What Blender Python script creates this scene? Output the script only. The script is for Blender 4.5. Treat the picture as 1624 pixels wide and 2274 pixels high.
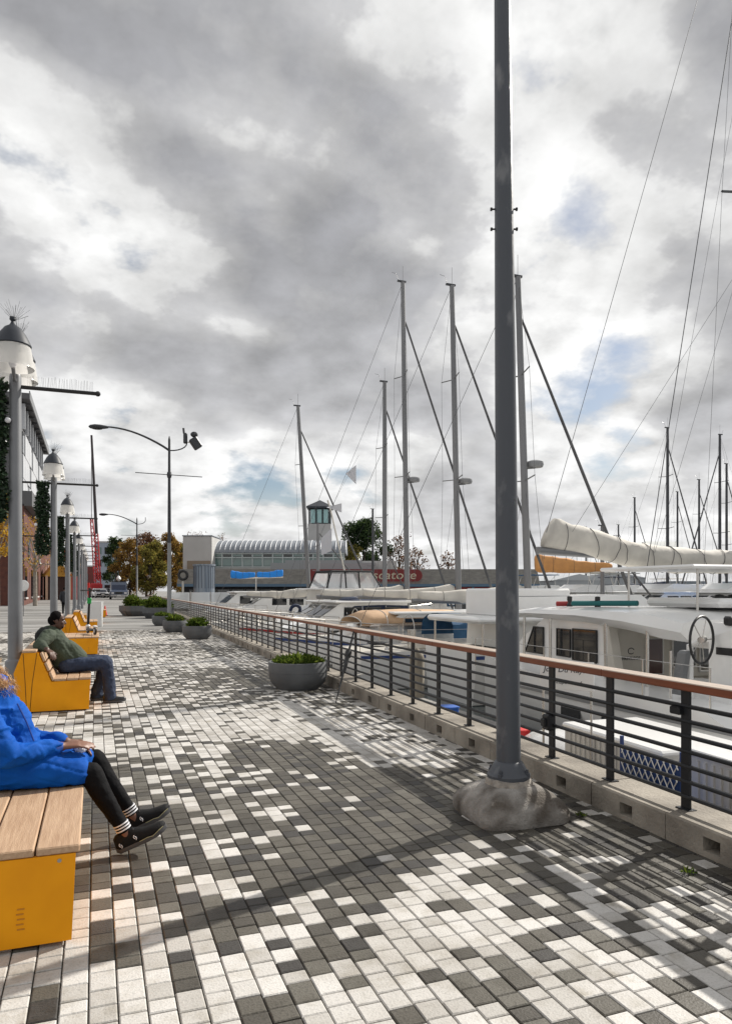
import bpy, bmesh, math, random
from mathutils import Vector, Matrix, Euler, noise as mnoise
R = math.radians
random.seed(7)
SC = bpy.context.scene
COL = SC.collection
for o in list(bpy.data.objects): bpy.data.objects.remove(o)

# ---------------------------------------------------------------- camera
cam = bpy.data.cameras.new('camera'); camo = bpy.data.objects.new('camera', cam); COL.objects.link(camo)
cam.sensor_fit = 'HORIZONTAL'; cam.sensor_width = 36.0; cam.lens = 36.0 * 1610 / 1624
cam.shift_y = 173.5 / 1624; cam.clip_start = 0.05; cam.clip_end = 3000
YAW = 20.44
camo.location = (0, 0, 1.58); camo.rotation_euler = (R(90), 0, R(-YAW))
SC.camera = camo
SY, CY = math.sin(R(YAW)), math.cos(R(YAW))
def at(px, py, Z):            # a measured image point (1624 px wide frame) at a real depth -> world point
    xc = (px - 812) / 1610.0
    return Vector((Z * (SY + CY * xc), Z * (CY - SY * xc), 1.58 - (py - 1310) * Z / 1610.0))
def ground(px, py): return at(px, py, 1610 * 1.58 / (py - 1310))

# ---------------------------------------------------------------- light
SUN_AZ = math.atan2(0.925, 0.38)      # from +Y towards +X
SUN_EL = R(37)
world = bpy.data.worlds.new('World'); SC.world = world; world.use_nodes = True
nt = world.node_tree; nt.nodes.clear()
def N(tree, t, **kw):
    n = tree.nodes.new(t)
    for k, v in kw.items(): setattr(n, k, v)
    return n
def mth(tree, op, a, b=None, clamp=False):
    n = tree.nodes.new('ShaderNodeMath'); n.operation = op; n.use_clamp = clamp
    for i, v in enumerate((a, b)):
        if v is None: continue
        if isinstance(v, (int, float)): n.inputs[i].default_value = v
        else: tree.links.new(v, n.inputs[i])
    return n.outputs[0]
L = nt.links.new
sky = N(nt, 'ShaderNodeTexSky', sky_type='NISHITA', sun_disc=False)
sky.sun_elevation = SUN_EL; sky.sun_rotation = SUN_AZ; sky.air_density = 1.0; sky.dust_density = 1.2
tc = N(nt, 'ShaderNodeTexCoord'); sep = N(nt, 'ShaderNodeSeparateXYZ'); L(tc.outputs['Generated'], sep.inputs[0])
zz = mth(nt, 'ADD', mth(nt, 'MAXIMUM', sep.outputs[2], 0.0), 0.34)
cmb = N(nt, 'ShaderNodeCombineXYZ')
L(mth(nt, 'DIVIDE', sep.outputs[0], zz), cmb.inputs[0]); L(mth(nt, 'DIVIDE', sep.outputs[1], zz), cmb.inputs[1])
cmb.inputs[2].default_value = 0.0
mp = N(nt, 'ShaderNodeMapping'); L(cmb.outputs[0], mp.inputs[0]); mp.inputs['Location'].default_value = (0.3, 20.2, 0.45)
mp.inputs['Scale'].default_value = (1.0, 1.0, 1.0)
def cloud_density(vec):
    n1 = N(nt, 'ShaderNodeTexNoise'); L(vec, n1.inputs['Vector']); n1.inputs['Scale'].default_value = 2.1
    n1.inputs['Detail'].default_value = 9; n1.inputs['Roughness'].default_value = 0.46; n1.inputs['Distortion'].default_value = 0.1
    n2 = N(nt, 'ShaderNodeTexNoise'); L(vec, n2.inputs['Vector']); n2.inputs['Scale'].default_value = 6.5
    n2.inputs['Detail'].default_value = 5; n2.inputs['Roughness'].default_value = 0.58
    return mth(nt, 'ADD', mth(nt, 'MULTIPLY', n1.outputs[0], 0.74), mth(nt, 'MULTIPLY', n2.outputs[0], 0.26))
dens = cloud_density(mp.outputs[0])
mp2 = N(nt, 'ShaderNodeMapping'); L(mp.outputs[0], mp2.inputs[0]); mp2.inputs['Location'].default_value = (0.05, 0.022, 0)      # a step towards the sun: thinner there means a lit flank
relief = mth(nt, 'SUBTRACT', dens, cloud_density(mp2.outputs[0]))
cr = N(nt, 'ShaderNodeValToRGB'); L(dens, cr.inputs[0]); e = cr.color_ramp
e.interpolation = 'LINEAR'
e.elements[0].position = 0.36; e.elements[0].color = (0.98, 0.985, 0.99, 1)
e.elements[1].position = 0.68; e.elements[1].color = (0.37, 0.374, 0.40, 1)
for p, c in ((0.455, (1.06, 1.06, 1.05, 1)), (0.492, (0.93, 0.93, 0.925, 1)), (0.517, (0.66, 0.66, 0.668, 1)), (0.575, (0.44, 0.443, 0.462, 1))):
    k = e.elements.new(p); k.color = c
cov = N(nt, 'ShaderNodeMapRange'); L(dens, cov.inputs[0]); cov.inputs[1].default_value = 0.35; cov.inputs[2].default_value = 0.425
# low down the clouds are seen through bright air
hz = N(nt, 'ShaderNodeMapRange'); L(sep.outputs[2], hz.inputs[0]); hz.inputs[1].default_value = 0.0; hz.inputs[2].default_value = 0.42
hz.inputs[3].default_value = 0.62; hz.inputs[4].default_value = 0.0
mh = N(nt, 'ShaderNodeMix', data_type='RGBA'); L(hz.outputs[0], mh.inputs['Factor']); L(cr.outputs[0], mh.inputs['A']); mh.inputs['B'].default_value = (1.0, 1.0, 1.0, 1)
mul = N(nt, 'ShaderNodeMix', data_type='RGBA', blend_type='MULTIPLY'); mul.inputs['Factor'].default_value = 1; L(mh.outputs['Result'], mul.inputs['A']); lit = mth(nt, 'MULTIPLY', mth(nt, 'MAXIMUM', mth(nt, 'ADD', mth(nt, 'MULTIPLY', relief, 3.2), 1.0), 0.55), 10.0)
litc = N(nt, 'ShaderNodeCombineXYZ'); [L(lit, litc.inputs[i]) for i in range(3)]; L(litc.outputs[0], mul.inputs['B'])
mx = N(nt, 'ShaderNodeMix', data_type='RGBA'); lowc = N(nt, 'ShaderNodeMapRange'); L(sep.outputs[2], lowc.inputs[0]); lowc.inputs[1].default_value = 0.03; lowc.inputs[2].default_value = 0.14; lowc.inputs[3].default_value = 1.0; lowc.inputs[4].default_value = 0.0
L(mth(nt, 'MAXIMUM', cov.outputs[0], lowc.outputs[0]), mx.inputs['Factor']); L(sky.outputs[0], mx.inputs['A']); L(mul.outputs['Result'], mx.inputs['B'])
bg = N(nt, 'ShaderNodeBackground'); L(mx.outputs['Result'], bg.inputs[0]); bg.inputs[1].default_value = 0.076
wo = N(nt, 'ShaderNodeOutputWorld'); L(bg.outputs[0], wo.inputs[0])
sun = bpy.data.lights.new('sun', 'SUN'); suno = bpy.data.objects.new('sun', sun); COL.objects.link(suno)
sun.energy = 5.0; sun.angle = R(0.6); sun.color = (1.0, 0.95, 0.87)
sd = Vector((math.sin(SUN_AZ) * math.cos(SUN_EL), math.cos(SUN_AZ) * math.cos(SUN_EL), math.sin(SUN_EL)))
suno.rotation_euler = sd.to_track_quat('Z', 'Y').to_euler(); suno.location = sd * 50
SC.view_settings.view_transform = 'Standard'; SC.view_settings.look = 'None'; SC.view_settings.gamma = 1; SC.view_settings.exposure = 0.2
SC.view_settings.use_curve_mapping = False
SC.cycles.use_denoising = True
SC.cycles.max_bounces = 6; SC.cycles.transparent_max_bounces = 8

# ---------------------------------------------------------------- helpers
MATS = {}
def mat(name, col, rough=0.6, metal=0.0, col2=None, vs=4.0, lo=0.35, hi=0.65, bump=0.0, bs=60.0, coat=0.0, world_pos=False, stretch=None, trans=0.0, detail=6, spec=0.5):
    if name in MATS: return MATS[name]
    m = bpy.data.materials.new(name); m.use_nodes = True; t = m.node_tree; b = t.nodes['Principled BSDF']
    b.inputs['Base Color'].default_value = (*col, 1); b.inputs['Roughness'].default_value = rough; b.inputs['Metallic'].default_value = metal
    b.inputs['Coat Weight'].default_value = coat; b.inputs['Specular IOR Level'].default_value = spec
    if trans: b.inputs['Transmission Weight'].default_value = trans
    src = None
    if col2 is not None or bump:
        if world_pos: src = N(t, 'ShaderNodeNewGeometry').outputs['Position']
        else: src = N(t, 'ShaderNodeTexCoord').outputs['Object']
        if stretch:
            mpn = N(t, 'ShaderNodeMapping'); t.links.new(src, mpn.inputs[0]); mpn.inputs['Scale'].default_value = stretch; src = mpn.outputs[0]
    if col2 is not None:
        n = N(t, 'ShaderNodeTexNoise'); n.inputs['Scale'].default_value = vs; n.inputs['Detail'].default_value = detail; t.links.new(src, n.inputs['Vector'])
        mr = N(t, 'ShaderNodeMapRange'); t.links.new(n.outputs[0], mr.inputs[0]); mr.inputs[1].default_value = lo; mr.inputs[2].default_value = hi
        mi = N(t, 'ShaderNodeMix', data_type='RGBA'); t.links.new(mr.outputs[0], mi.inputs['Factor']); mi.inputs['A'].default_value = (*col, 1); mi.inputs['B'].default_value = (*col2, 1)
        t.links.new(mi.outputs['Result'], b.inputs['Base Color'])
    if bump:
        n = N(t, 'ShaderNodeTexNoise'); n.inputs['Scale'].default_value = bs; n.inputs['Detail'].default_value = 4; t.links.new(src, n.inputs['Vector'])
        bp = N(t, 'ShaderNodeBump'); bp.inputs['Strength'].default_value = bump; bp.inputs['Distance'].default_value = 0.02; t.links.new(n.outputs[0], bp.inputs['Height'])
        t.links.new(bp.outputs[0], b.inputs['Normal'])
    MATS[name] = m
    return m

def leaf_mat(name, col, tr=0.45):
    if name in MATS: return MATS[name]
    m = bpy.data.materials.new(name); m.use_nodes = True; t = m.node_tree; t.nodes.clear()
    d = N(t, 'ShaderNodeBsdfDiffuse'); d.inputs[0].default_value = (*col, 1); tl = N(t, 'ShaderNodeBsdfTranslucent'); tl.inputs[0].default_value = (col[0] * 1.5, col[1] * 1.5, col[2] * 1.1, 1)
    mi = N(t, 'ShaderNodeMixShader'); mi.inputs[0].default_value = tr; t.links.new(d.outputs[0], mi.inputs[1]); t.links.new(tl.outputs[0], mi.inputs[2]); o = N(t, 'ShaderNodeOutputMaterial'); t.links.new(mi.outputs[0], o.inputs[0])
    MATS[name] = m; return m
def tag(o, label=None, cat=None, group=None, kind=None):
    if label: o['label'] = label
    if cat: o['category'] = cat
    if group: o['group'] = group
    if kind: o['kind'] = kind
    return o
def thing(name, label, cat, loc=(0, 0, 0), rz=0.0, group=None):
    o = bpy.data.objects.new(name, None); COL.objects.link(o); o.location = loc; o.rotation_euler = (0, 0, rz); o.empty_display_size = 0.1
    return tag(o, label, cat, group)
def link(name, me, parent=None, loc=None, rot=None):
    o = bpy.data.objects.new(name, me); COL.objects.link(o); o.parent = parent
    if loc is not None: o.location = loc
    if rot is not None: o.rotation_euler = rot
    return o
def copy_tree(o, parent=None):
    c = o.copy(); COL.objects.link(c); c.parent = parent
    for ch in o.children: copy_tree(ch, c)
    return c

class MB:
    def __init__(s): s.v = []; s.f = []; s.m = []; s.cur = 0
    def add(s, vs, fs):
        o = len(s.v); s.v += [tuple(v) for v in vs]
        for f in fs: s.f.append([i + o for i in f]); s.m.append(s.cur)
        return s
    def box(s, c, d, rz=0.0, M=None):
        x, y, z = d[0] / 2, d[1] / 2, d[2] / 2
        P = [(-x, -y, -z), (x, -y, -z), (x, y, -z), (-x, y, -z), (-x, -y, z), (x, -y, z), (x, y, z), (-x, y, z)]
        if M is None: M = Matrix.Rotation(rz, 3, 'Z')
        return s.add([M @ Vector(p) + Vector(c) for p in P], [(0, 3, 2, 1), (4, 5, 6, 7), (0, 1, 5, 4), (1, 2, 6, 5), (2, 3, 7, 6), (3, 0, 4, 7)])
    def cbox(s, c, d, ch=0.01, M=None):           # box with chamfered edges all round
        x, y, z = d[0] / 2, d[1] / 2, d[2] / 2; ch = min(ch, x * .9, y * .9, z * .9)
        bm = bmesh.new(); bmesh.ops.create_cube(bm, size=1)
        for v in bm.verts: v.co = Vector((v.co.x * 2 * x, v.co.y * 2 * y, v.co.z * 2 * z))
        bmesh.ops.bevel(bm, geom=list(bm.edges), offset=ch, segments=1, profile=0.5, affect='EDGES')
        if M is None: M = Matrix.Identity(3)
        bm.verts.index_update(); vs = [M @ v.co + Vector(c) for v in bm.verts]; fs = [[v.index for v in f.verts] for f in bm.faces]; bm.free()
        return s.add(vs, fs)
    def prism(s, poly, a, b, axis='Y'):           # polygon in the two other axes, extruded a..b on axis
        n = len(poly); vs = []
        for t in (a, b):
            for p, q in poly: vs.append({'Y': (p, t, q), 'X': (t, p, q), 'Z': (p, q, t)}[axis])
        fs = [list(range(n)), list(range(2 * n - 1, n - 1, -1))] + [(i, i + n, (i + 1) % n + n, (i + 1) % n) for i in range(n)]
        return s.add(vs, fs)
    def lathe(s, prof, c=(0, 0, 0), n=20, cap=True):
        vs = []; fs = []
        for r, z in prof:
            for k in range(n):
                a = 2 * math.pi * k / n; vs.append((c[0] + r * math.cos(a), c[1] + r * math.sin(a), c[2] + z))
        for j in range(len(prof) - 1):
            for k in range(n): fs.append((j * n + k, j * n + (k + 1) % n, (j + 1) * n + (k + 1) % n, (j + 1) * n + k))
        if cap: fs.append(list(range(n - 1, -1, -1))); fs.append([len(prof) * n - n + k for k in range(n)])
        return s.add(vs, fs)
    def tube(s, pts, r, n=6, cap=True):
        pts = [Vector(p) for p in pts]; rr = r if isinstance(r, (list, tuple)) else [r] * len(pts); vs = []; fs = []
        d0 = (pts[1] - pts[0]).normalized(); up = Vector((0, 0, 1)) if abs(d0.z) < .9 else Vector((1, 0, 0))
        u = d0.cross(up).normalized()
        for i, p in enumerate(pts):
            d = (pts[min(i + 1, len(pts) - 1)] - pts[max(i - 1, 0)]).normalized(); u = (u - d * u.dot(d)).normalized(); w = d.cross(u)
            for k in range(n):
                a = 2 * math.pi * k / n; vs.append(p + (u * math.cos(a) + w * math.sin(a)) * rr[i])
        for j in range(len(pts) - 1):
            for k in range(n): fs.append((j * n + k, j * n + (k + 1) % n, (j + 1) * n + (k + 1) % n, (j + 1) * n + k))
        if cap: fs.append(list(range(n - 1, -1, -1))); fs.append([len(pts) * n - n + k for k in range(n)])
        return s.add(vs, fs)
    def loft(s, secs, closed=True, cap=True):
        n = len(secs[0]); vs = [p for q in secs for p in q]; fs = []
        for j in range(len(secs) - 1):
            for k in range(n if closed else n - 1): fs.append((j * n + k, j * n + (k + 1) % n, (j + 1) * n + (k + 1) % n, (j + 1) * n + k))
        if cap and closed: fs.append(list(range(n - 1, -1, -1))); fs.append([len(vs) - n + k for k in range(n)])
        return s.add(vs, fs)
    def quad(s, a, b, c, d): return s.add([a, b, c, d], [(0, 1, 2, 3)])
    def ball(s, c, r, n=12, m=8, M=None):
        r = r if isinstance(r, (tuple, list)) else (r, r, r); vs = []; fs = []
        M = M or Matrix.Identity(3)
        for j in range(1, m):
            t = math.pi * j / m
            for k in range(n):
                a = 2 * math.pi * k / n; vs.append(M @ Vector((r[0] * math.sin(t) * math.cos(a), r[1] * math.sin(t) * math.sin(a), r[2] * math.cos(t))) + Vector(c))
        vs.append(M @ Vector((0, 0, r[2])) + Vector(c)); vs.append(M @ Vector((0, 0, -r[2])) + Vector(c)); T = len(vs) - 2
        for j in range(m - 2):
            for k in range(n): fs.append((j * n + k, (j + 1) * n + k, (j + 1) * n + (k + 1) % n, j * n + (k + 1) % n))
        for k in range(n): fs.append((T, k, (k + 1) % n)); fs.append((T + 1, (m - 2) * n + (k + 1) % n, (m - 2) * n + k))
        return s.add(vs, fs)
    def mesh(s, name, mats, smooth=False, fix=True):
        me = bpy.data.meshes.new(name); me.from_pydata(s.v, [], s.f)
        for m in (mats if isinstance(mats, (list, tuple)) else [mats]): me.materials.append(m)
        if len(set(s.m)) > 1: me.polygons.foreach_set('material_index', s.m)
        if fix:
            bm = bmesh.new(); bm.from_mesh(me); bmesh.ops.recalc_face_normals(bm, faces=bm.faces); bm.to_mesh(me); bm.free()
        if smooth:
            me.polygons.foreach_set('use_smooth', [True] * len(me.polygons))
            if smooth != 'full': me.set_sharp_from_angle(angle=R(38))
        me.update(); return me
    def build(s, name, mats, parent=None, smooth=False, loc=None, rot=None, fix=True):
        return link(name, s.mesh(name, mats, smooth, fix), parent, loc, rot)

def text(name, body, size, M, m, parent, extrude=0.002, shear=0.0, align='CENTER'):
    cu = bpy.data.curves.new(name, 'FONT'); cu.body = body; cu.size = size; cu.extrude = extrude; cu.align_x = align; cu.align_y = 'CENTER'; cu.shear = shear; cu.resolution_u = 3
    o = bpy.data.objects.new(name, cu); COL.objects.link(o); dg = bpy.context.evaluated_depsgraph_get(); dg.update()
    me = bpy.data.meshes.new_from_object(o.evaluated_get(dg)); bpy.data.objects.remove(o)
    me.transform(M); me.materials.clear(); me.materials.append(m)
    return link(name, me, parent)

def remeshed(name, mb, voxel, m, parent, smooth=4, noise=0.0, nscale=8.0, fine=None):
    me = mb.mesh(name + '_src', m); o = bpy.data.objects.new(name, me); COL.objects.link(o)
    md = o.modifiers.new('r', 'REMESH'); md.mode = 'VOXEL'; md.voxel_size = voxel
    if smooth: sm = o.modifiers.new('s', 'SMOOTH'); sm.iterations = smooth; sm.factor = 0.5
    dg = bpy.context.evaluated_depsgraph_get(); dg.update()
    me2 = bpy.data.meshes.new_from_object(o.evaluated_get(dg)); bpy.data.objects.remove(o); bpy.data.meshes.remove(me)
    if noise:
        no = [v.normal.copy() for v in me2.vertices]
        for v, nn in zip(me2.vertices, no):
            p = v.co * nscale; v.co += nn * noise * (mnoise.noise(p) + 0.5 * mnoise.noise(p * 2.3))
    if fine: fine(me2)
    me2.polygons.foreach_set('use_smooth', [True] * len(me2.polygons)); me2.materials.clear(); me2.materials.append(m); me2.name = name
    return link(name, me2, parent)
def cap(mb, a, ra, b, rb, n=14):                    # tapered limb with round ends
    a, b = Vector(a), Vector(b); d = (b - a).normalized(); pts = []; rr = []
    for k in range(4): t = math.pi / 2 * (k / 4); pts.append(a - d * ra * math.cos(t)); rr.append(max(ra * math.sin(t), 1e-4))
    for k in range(5): f = k / 4; pts.append(a.lerp(b, f)); rr.append(ra + (rb - ra) * f)
    for k in range(1, 5): t = math.pi / 2 * (k / 4); pts.append(b + d * rb * math.sin(t)); rr.append(max(rb * math.cos(t), 1e-4))
    mb.tube(pts, rr, n); return mb
def chain(mb, *pr):
    for (a, ra), (b, rb) in zip(pr, pr[1:]): cap(mb, a, ra, b, rb)
    return mb
# ---------------------------------------------------------------- materials
def paver_mat(name, c, dirt, speck):
    m = bpy.data.materials.new(name); m.use_nodes = True; t = m.node_tree; b = t.nodes['Principled BSDF']; b.inputs['Roughness'].default_value = .55; b.inputs['Specular IOR Level'].default_value = .28
    src = N(t, 'ShaderNodeNewGeometry').outputs['Position']; cur = None
    def layer(prev, scale, lo, hi, mulc, detail=5):
        n = N(t, 'ShaderNodeTexNoise'); n.inputs['Scale'].default_value = scale; n.inputs['Detail'].default_value = detail; n.inputs['Roughness'].default_value = .6; t.links.new(src, n.inputs['Vector'])
        mr = N(t, 'ShaderNodeMapRange'); t.links.new(n.outputs[0], mr.inputs[0]); mr.inputs[1].default_value = lo; mr.inputs[2].default_value = hi
        mi = N(t, 'ShaderNodeMix', data_type='RGBA', blend_type='MULTIPLY'); t.links.new(mr.outputs[0], mi.inputs['Factor']); mi.inputs['B'].default_value = (*mulc, 1)
        if prev is None: mi.inputs['A'].default_value = (*c, 1)
        else: t.links.new(prev, mi.inputs['A'])
        return mi.outputs['Result'], n
    cur, _ = layer(None, 1.1, .48, .72, (dirt, dirt * .97, dirt * .92)); cur, _ = layer(cur, 7.5, .50, .74, (dirt + .12, dirt + .10, dirt + .06)); cur, nn = layer(cur, 95, .50, .68, (speck, speck, speck), 3); cur, _ = layer(cur, 2.3, .62, .70, (.62, .58, .50), 8)
    t.links.new(cur, b.inputs['Base Color']); bp = N(t, 'ShaderNodeBump'); bp.inputs['Strength'].default_value = .35; bp.inputs['Distance'].default_value = .01; t.links.new(nn.outputs[0], bp.inputs['Height']); t.links.new(bp.outputs[0], b.inputs['Normal']); return m
M_W = [paver_mat('paver_white_%d' % i, c, .66, .80) for i, c in enumerate(((0.54, 0.52, 0.49), (0.60, 0.58, 0.55), (0.45, 0.43, 0.40)))]
M_D = [paver_mat('paver_dark_%d' % i, c, .55, .62) for i, c in enumerate(((0.105, 0.096, 0.080), (0.078, 0.071, 0.060), (0.13, 0.121, 0.102), (0.056, 0.052, 0.048)))]
M_sand = mat('joint_sand', (0.035, 0.031, 0.027), 0.95, col2=(0.06, 0.054, 0.046), vs=9, world_pos=True)
M_conc = mat('kerb_concrete', (0.335, 0.30, 0.25), 0.85, col2=(0.13, 0.112, 0.092), vs=2.2, lo=0.38, hi=0.72, bump=0.5, bs=45, world_pos=True)
M_base = mat('base_concrete', (0.33, 0.31, 0.285), 0.9, col2=(0.095, 0.08, 0.065), vs=4.6, lo=0.36, hi=0.60, bump=0.6, bs=60, detail=9)
M_grout = mat('grout', (0.42, 0.38, 0.33), 0.9, col2=(0.22, 0.20, 0.18), vs=14, bump=1.0, bs=30)
M_steel = mat('dark_steel', (0.010, 0.011, 0.013), 0.42, 0.0, col2=(0.016, 0.017, 0.020), vs=6, spec=.3)
M_capw = mat('oiled_wood', (0.205, 0.056, 0.020), 0.28, col2=(0.16, 0.042, 0.015), vs=5, stretch=(9, 0.7, 9), bump=0.05, bs=30, coat=0.1, spec=.4); M_capw.node_tree.nodes['Principled BSDF'].inputs['Coat Roughness'].default_value = 0.42; M_capw.node_tree.nodes['Principled BSDF'].inputs['Roughness'].default_value = 0.5
M_captop = mat('cap_top_glare', (0.42, 0.34, 0.27), 0.4, col2=(0.30, 0.21, 0.15), vs=5, lo=.35, hi=.75, stretch=(9, 0.6, 9), bump=0.1, bs=30, spec=.8)  # cap's upper faces: grazing sun and sky glare painted in as paler wood
M_pole = mat('pole_grey', (0.068, 0.075, 0.088), 0.42, 0.0, col2=(0.16, 0.165, 0.175), vs=7, lo=.57, hi=.70, stretch=(1, 1, 0.5), spec=.4, bump=.08, bs=30, detail=10)
M_lamp = mat('lamp_pole_grey', (0.20, 0.205, 0.215), 0.4, 0.2, col2=(0.165, 0.17, 0.18), vs=2)
M_bell = mat('lamp_hood', (0.035, 0.04, 0.05), 0.5, 0.0, spec=.3)
M_yel = mat('yellow_panel', (0.84, 0.345, 0.004), 0.5, col2=(0.70, 0.265, 0.003), vs=2.2, bump=0.03, bs=80, spec=.2)
M_ss0 = mat('bolt_steel', (.3, .3, .3), .35, .8)
M_emb = mat('emblem_orange', (.50, .19, .004), .6)
M_yel2 = mat('panel_seam', (0.10, 0.045, 0.005), 0.7)
M_slat = mat('bench_wood', (0.50, 0.34, 0.215), 0.55, col2=(0.35, 0.215, 0.125), vs=5, lo=0.3, hi=0.75, stretch=(13, 0.8, 13), bump=0.25, bs=25)
M_plant = mat('planter_grey', (0.12, 0.125, 0.13), 0.75, col2=(0.095, 0.10, 0.105), vs=4, bump=0.15, bs=60)
M_soil = mat('soil', (0.05, 0.035, 0.022), 0.95)
M_leaf = [leaf_mat('leaf_%d' % i, c) for i, c in enumerate(((0.055, 0.085, 0.018), (0.115, 0.145, 0.03), (0.03, 0.05, 0.012)))]
M_plaza = mat('plaza_paving', (0.27, 0.265, 0.255), 0.8, col2=(0.145, 0.14, 0.132), vs=0.55, lo=0.42, hi=0.60, world_pos=True, stretch=(0.12, 1.0, 1), bump=0.2, bs=20)
M_water = mat('harbour_water', (0.02, 0.035, 0.038), 0.08, bump=0.5, bs=1.6, world_pos=True)
def glass_mat(name, tint, alpha):
    m = bpy.data.materials.new(name); m.use_nodes = True; t = m.node_tree; t.nodes.clear()
    g = N(t, 'ShaderNodeBsdfGlossy'); g.inputs['Roughness'].default_value = 0.06; g.inputs['Color'].default_value = (0.9, 0.9, 0.9, 1)
    tr = N(t, 'ShaderNodeBsdfTransparent'); tr.inputs[0].default_value = (*tint, 1)
    tl = N(t, 'ShaderNodeBsdfTranslucent'); tl.inputs[0].default_value = (*tint, 1)
    fr = N(t, 'ShaderNodeFresnel'); fr.inputs[0].default_value = 1.45
    m1 = N(t, 'ShaderNodeMixShader'); m1.inputs[0].default_value = alpha; t.links.new(tr.outputs[0], m1.inputs[1]); t.links.new(tl.outputs[0], m1.inputs[2])
    m2 = N(t, 'ShaderNodeMixShader'); t.links.new(fr.outputs[0], m2.inputs[0]); t.links.new(m1.outputs[0], m2.inputs[1]); t.links.new(g.outputs[0], m2.inputs[2])
    ou = N(t, 'ShaderNodeOutputMaterial'); t.links.new(m2.outputs[0], ou.inputs[0]); return m
M_diff = glass_mat('lamp_diffuser', (0.97, 0.95, 0.92), 0.75)
_t = M_diff.node_tree; _d = N(_t, 'ShaderNodeBsdfDiffuse'); _d.inputs[0].default_value = (.9, .89, .86, 1); _m = N(_t, 'ShaderNodeMixShader'); _m.inputs[0].default_value = .45
_o = [n for n in _t.nodes if n.type == 'OUTPUT_MATERIAL'][0]; _l = _o.inputs[0].links[0].from_socket; _t.links.new(_l, _m.inputs[1]); _t.links.new(_d.outputs[0], _m.inputs[2]); _t.links.new(_m.outputs[0], _o.inputs[0])
M_clear = glass_mat('clear_plastic', (0.86, 0.88, 0.90), 0.45)
M_pane = mat('window_dark', (0.012, 0.014, 0.017), 0.06, spec=0.8)
M_paneg = mat('window_green', (0.13, 0.21, 0.20), 0.08, spec=0.9)
M_black = mat('black_plastic', (0.012, 0.012, 0.013), 0.45)

# ---------------------------------------------------------------- ground
def kx(Y): return 3.38 + 0.027 * (Y - 3.5)
water = MB().quad((3.6, -400, 0), (1500, -400, 0), (1500, 2500, 0), (3.6, 2500, 0)).build('water', M_water, loc=(0, 0, -1.3)); tag(water, kind='structure')
g = MB()
def gz(Y): return -0.003 + max(0, min(1, (Y - 50) / 35.0)) * 0.45
g.quad((-120, -30, -.003), (-3.62, -30, -.003), (-3.62, 30.2, -.003), (-120, 30.2, -.003))
g.quad((-3.62, -30, -.003), (3.45, -30, -.003), (3.3, 0.6, -.003), (-3.62, 0.6, -.003))
ys = [30.2, 50, 60, 72, 85, 90]
for a, b in zip(ys, ys[1:]): g.quad((-120, a, gz(a)), (kx(a) + .1, a, gz(a)), (kx(b) + .1, b, gz(b)), (-120, b, gz(b)))
g.quad((-120, 90, .447), (48, 90, .447), (60, 700, .447), (-500, 700, .447))
plaza = g.build('plaza_ground', M_plaza, fix=False); tag(plaza, kind='structure')
qw = MB().box((3.95, 45, -1.6), (0.7, 89, 3.1)).box((26, 90.15, -0.9), (44.6, 0.3, 2.6)); 
qw.v = [(x + 0.027 * (y - 3.5) * (1 if x < 6 else 0), y, min(z, -0.06) if x < 6 else min(z, 0.43)) for x, y, z in qw.v]
quay = qw.build('quay_wall', M_conc); tag(quay, kind='structure')
MB().quad((-3.62, 0.6, 0), (3.3, 0.6, 0), (4.2, 30.2, 0), (-3.62, 30.2, 0))
paving = MB().quad((-3.62, 0.6, 0), (3.45, 0.6, 0), (4.25, 30.2, 0), (-3.62, 30.2, 0)).build('paving', M_sand, loc=(0, 0, -0.0095)); tag(paving, kind='structure')

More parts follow.
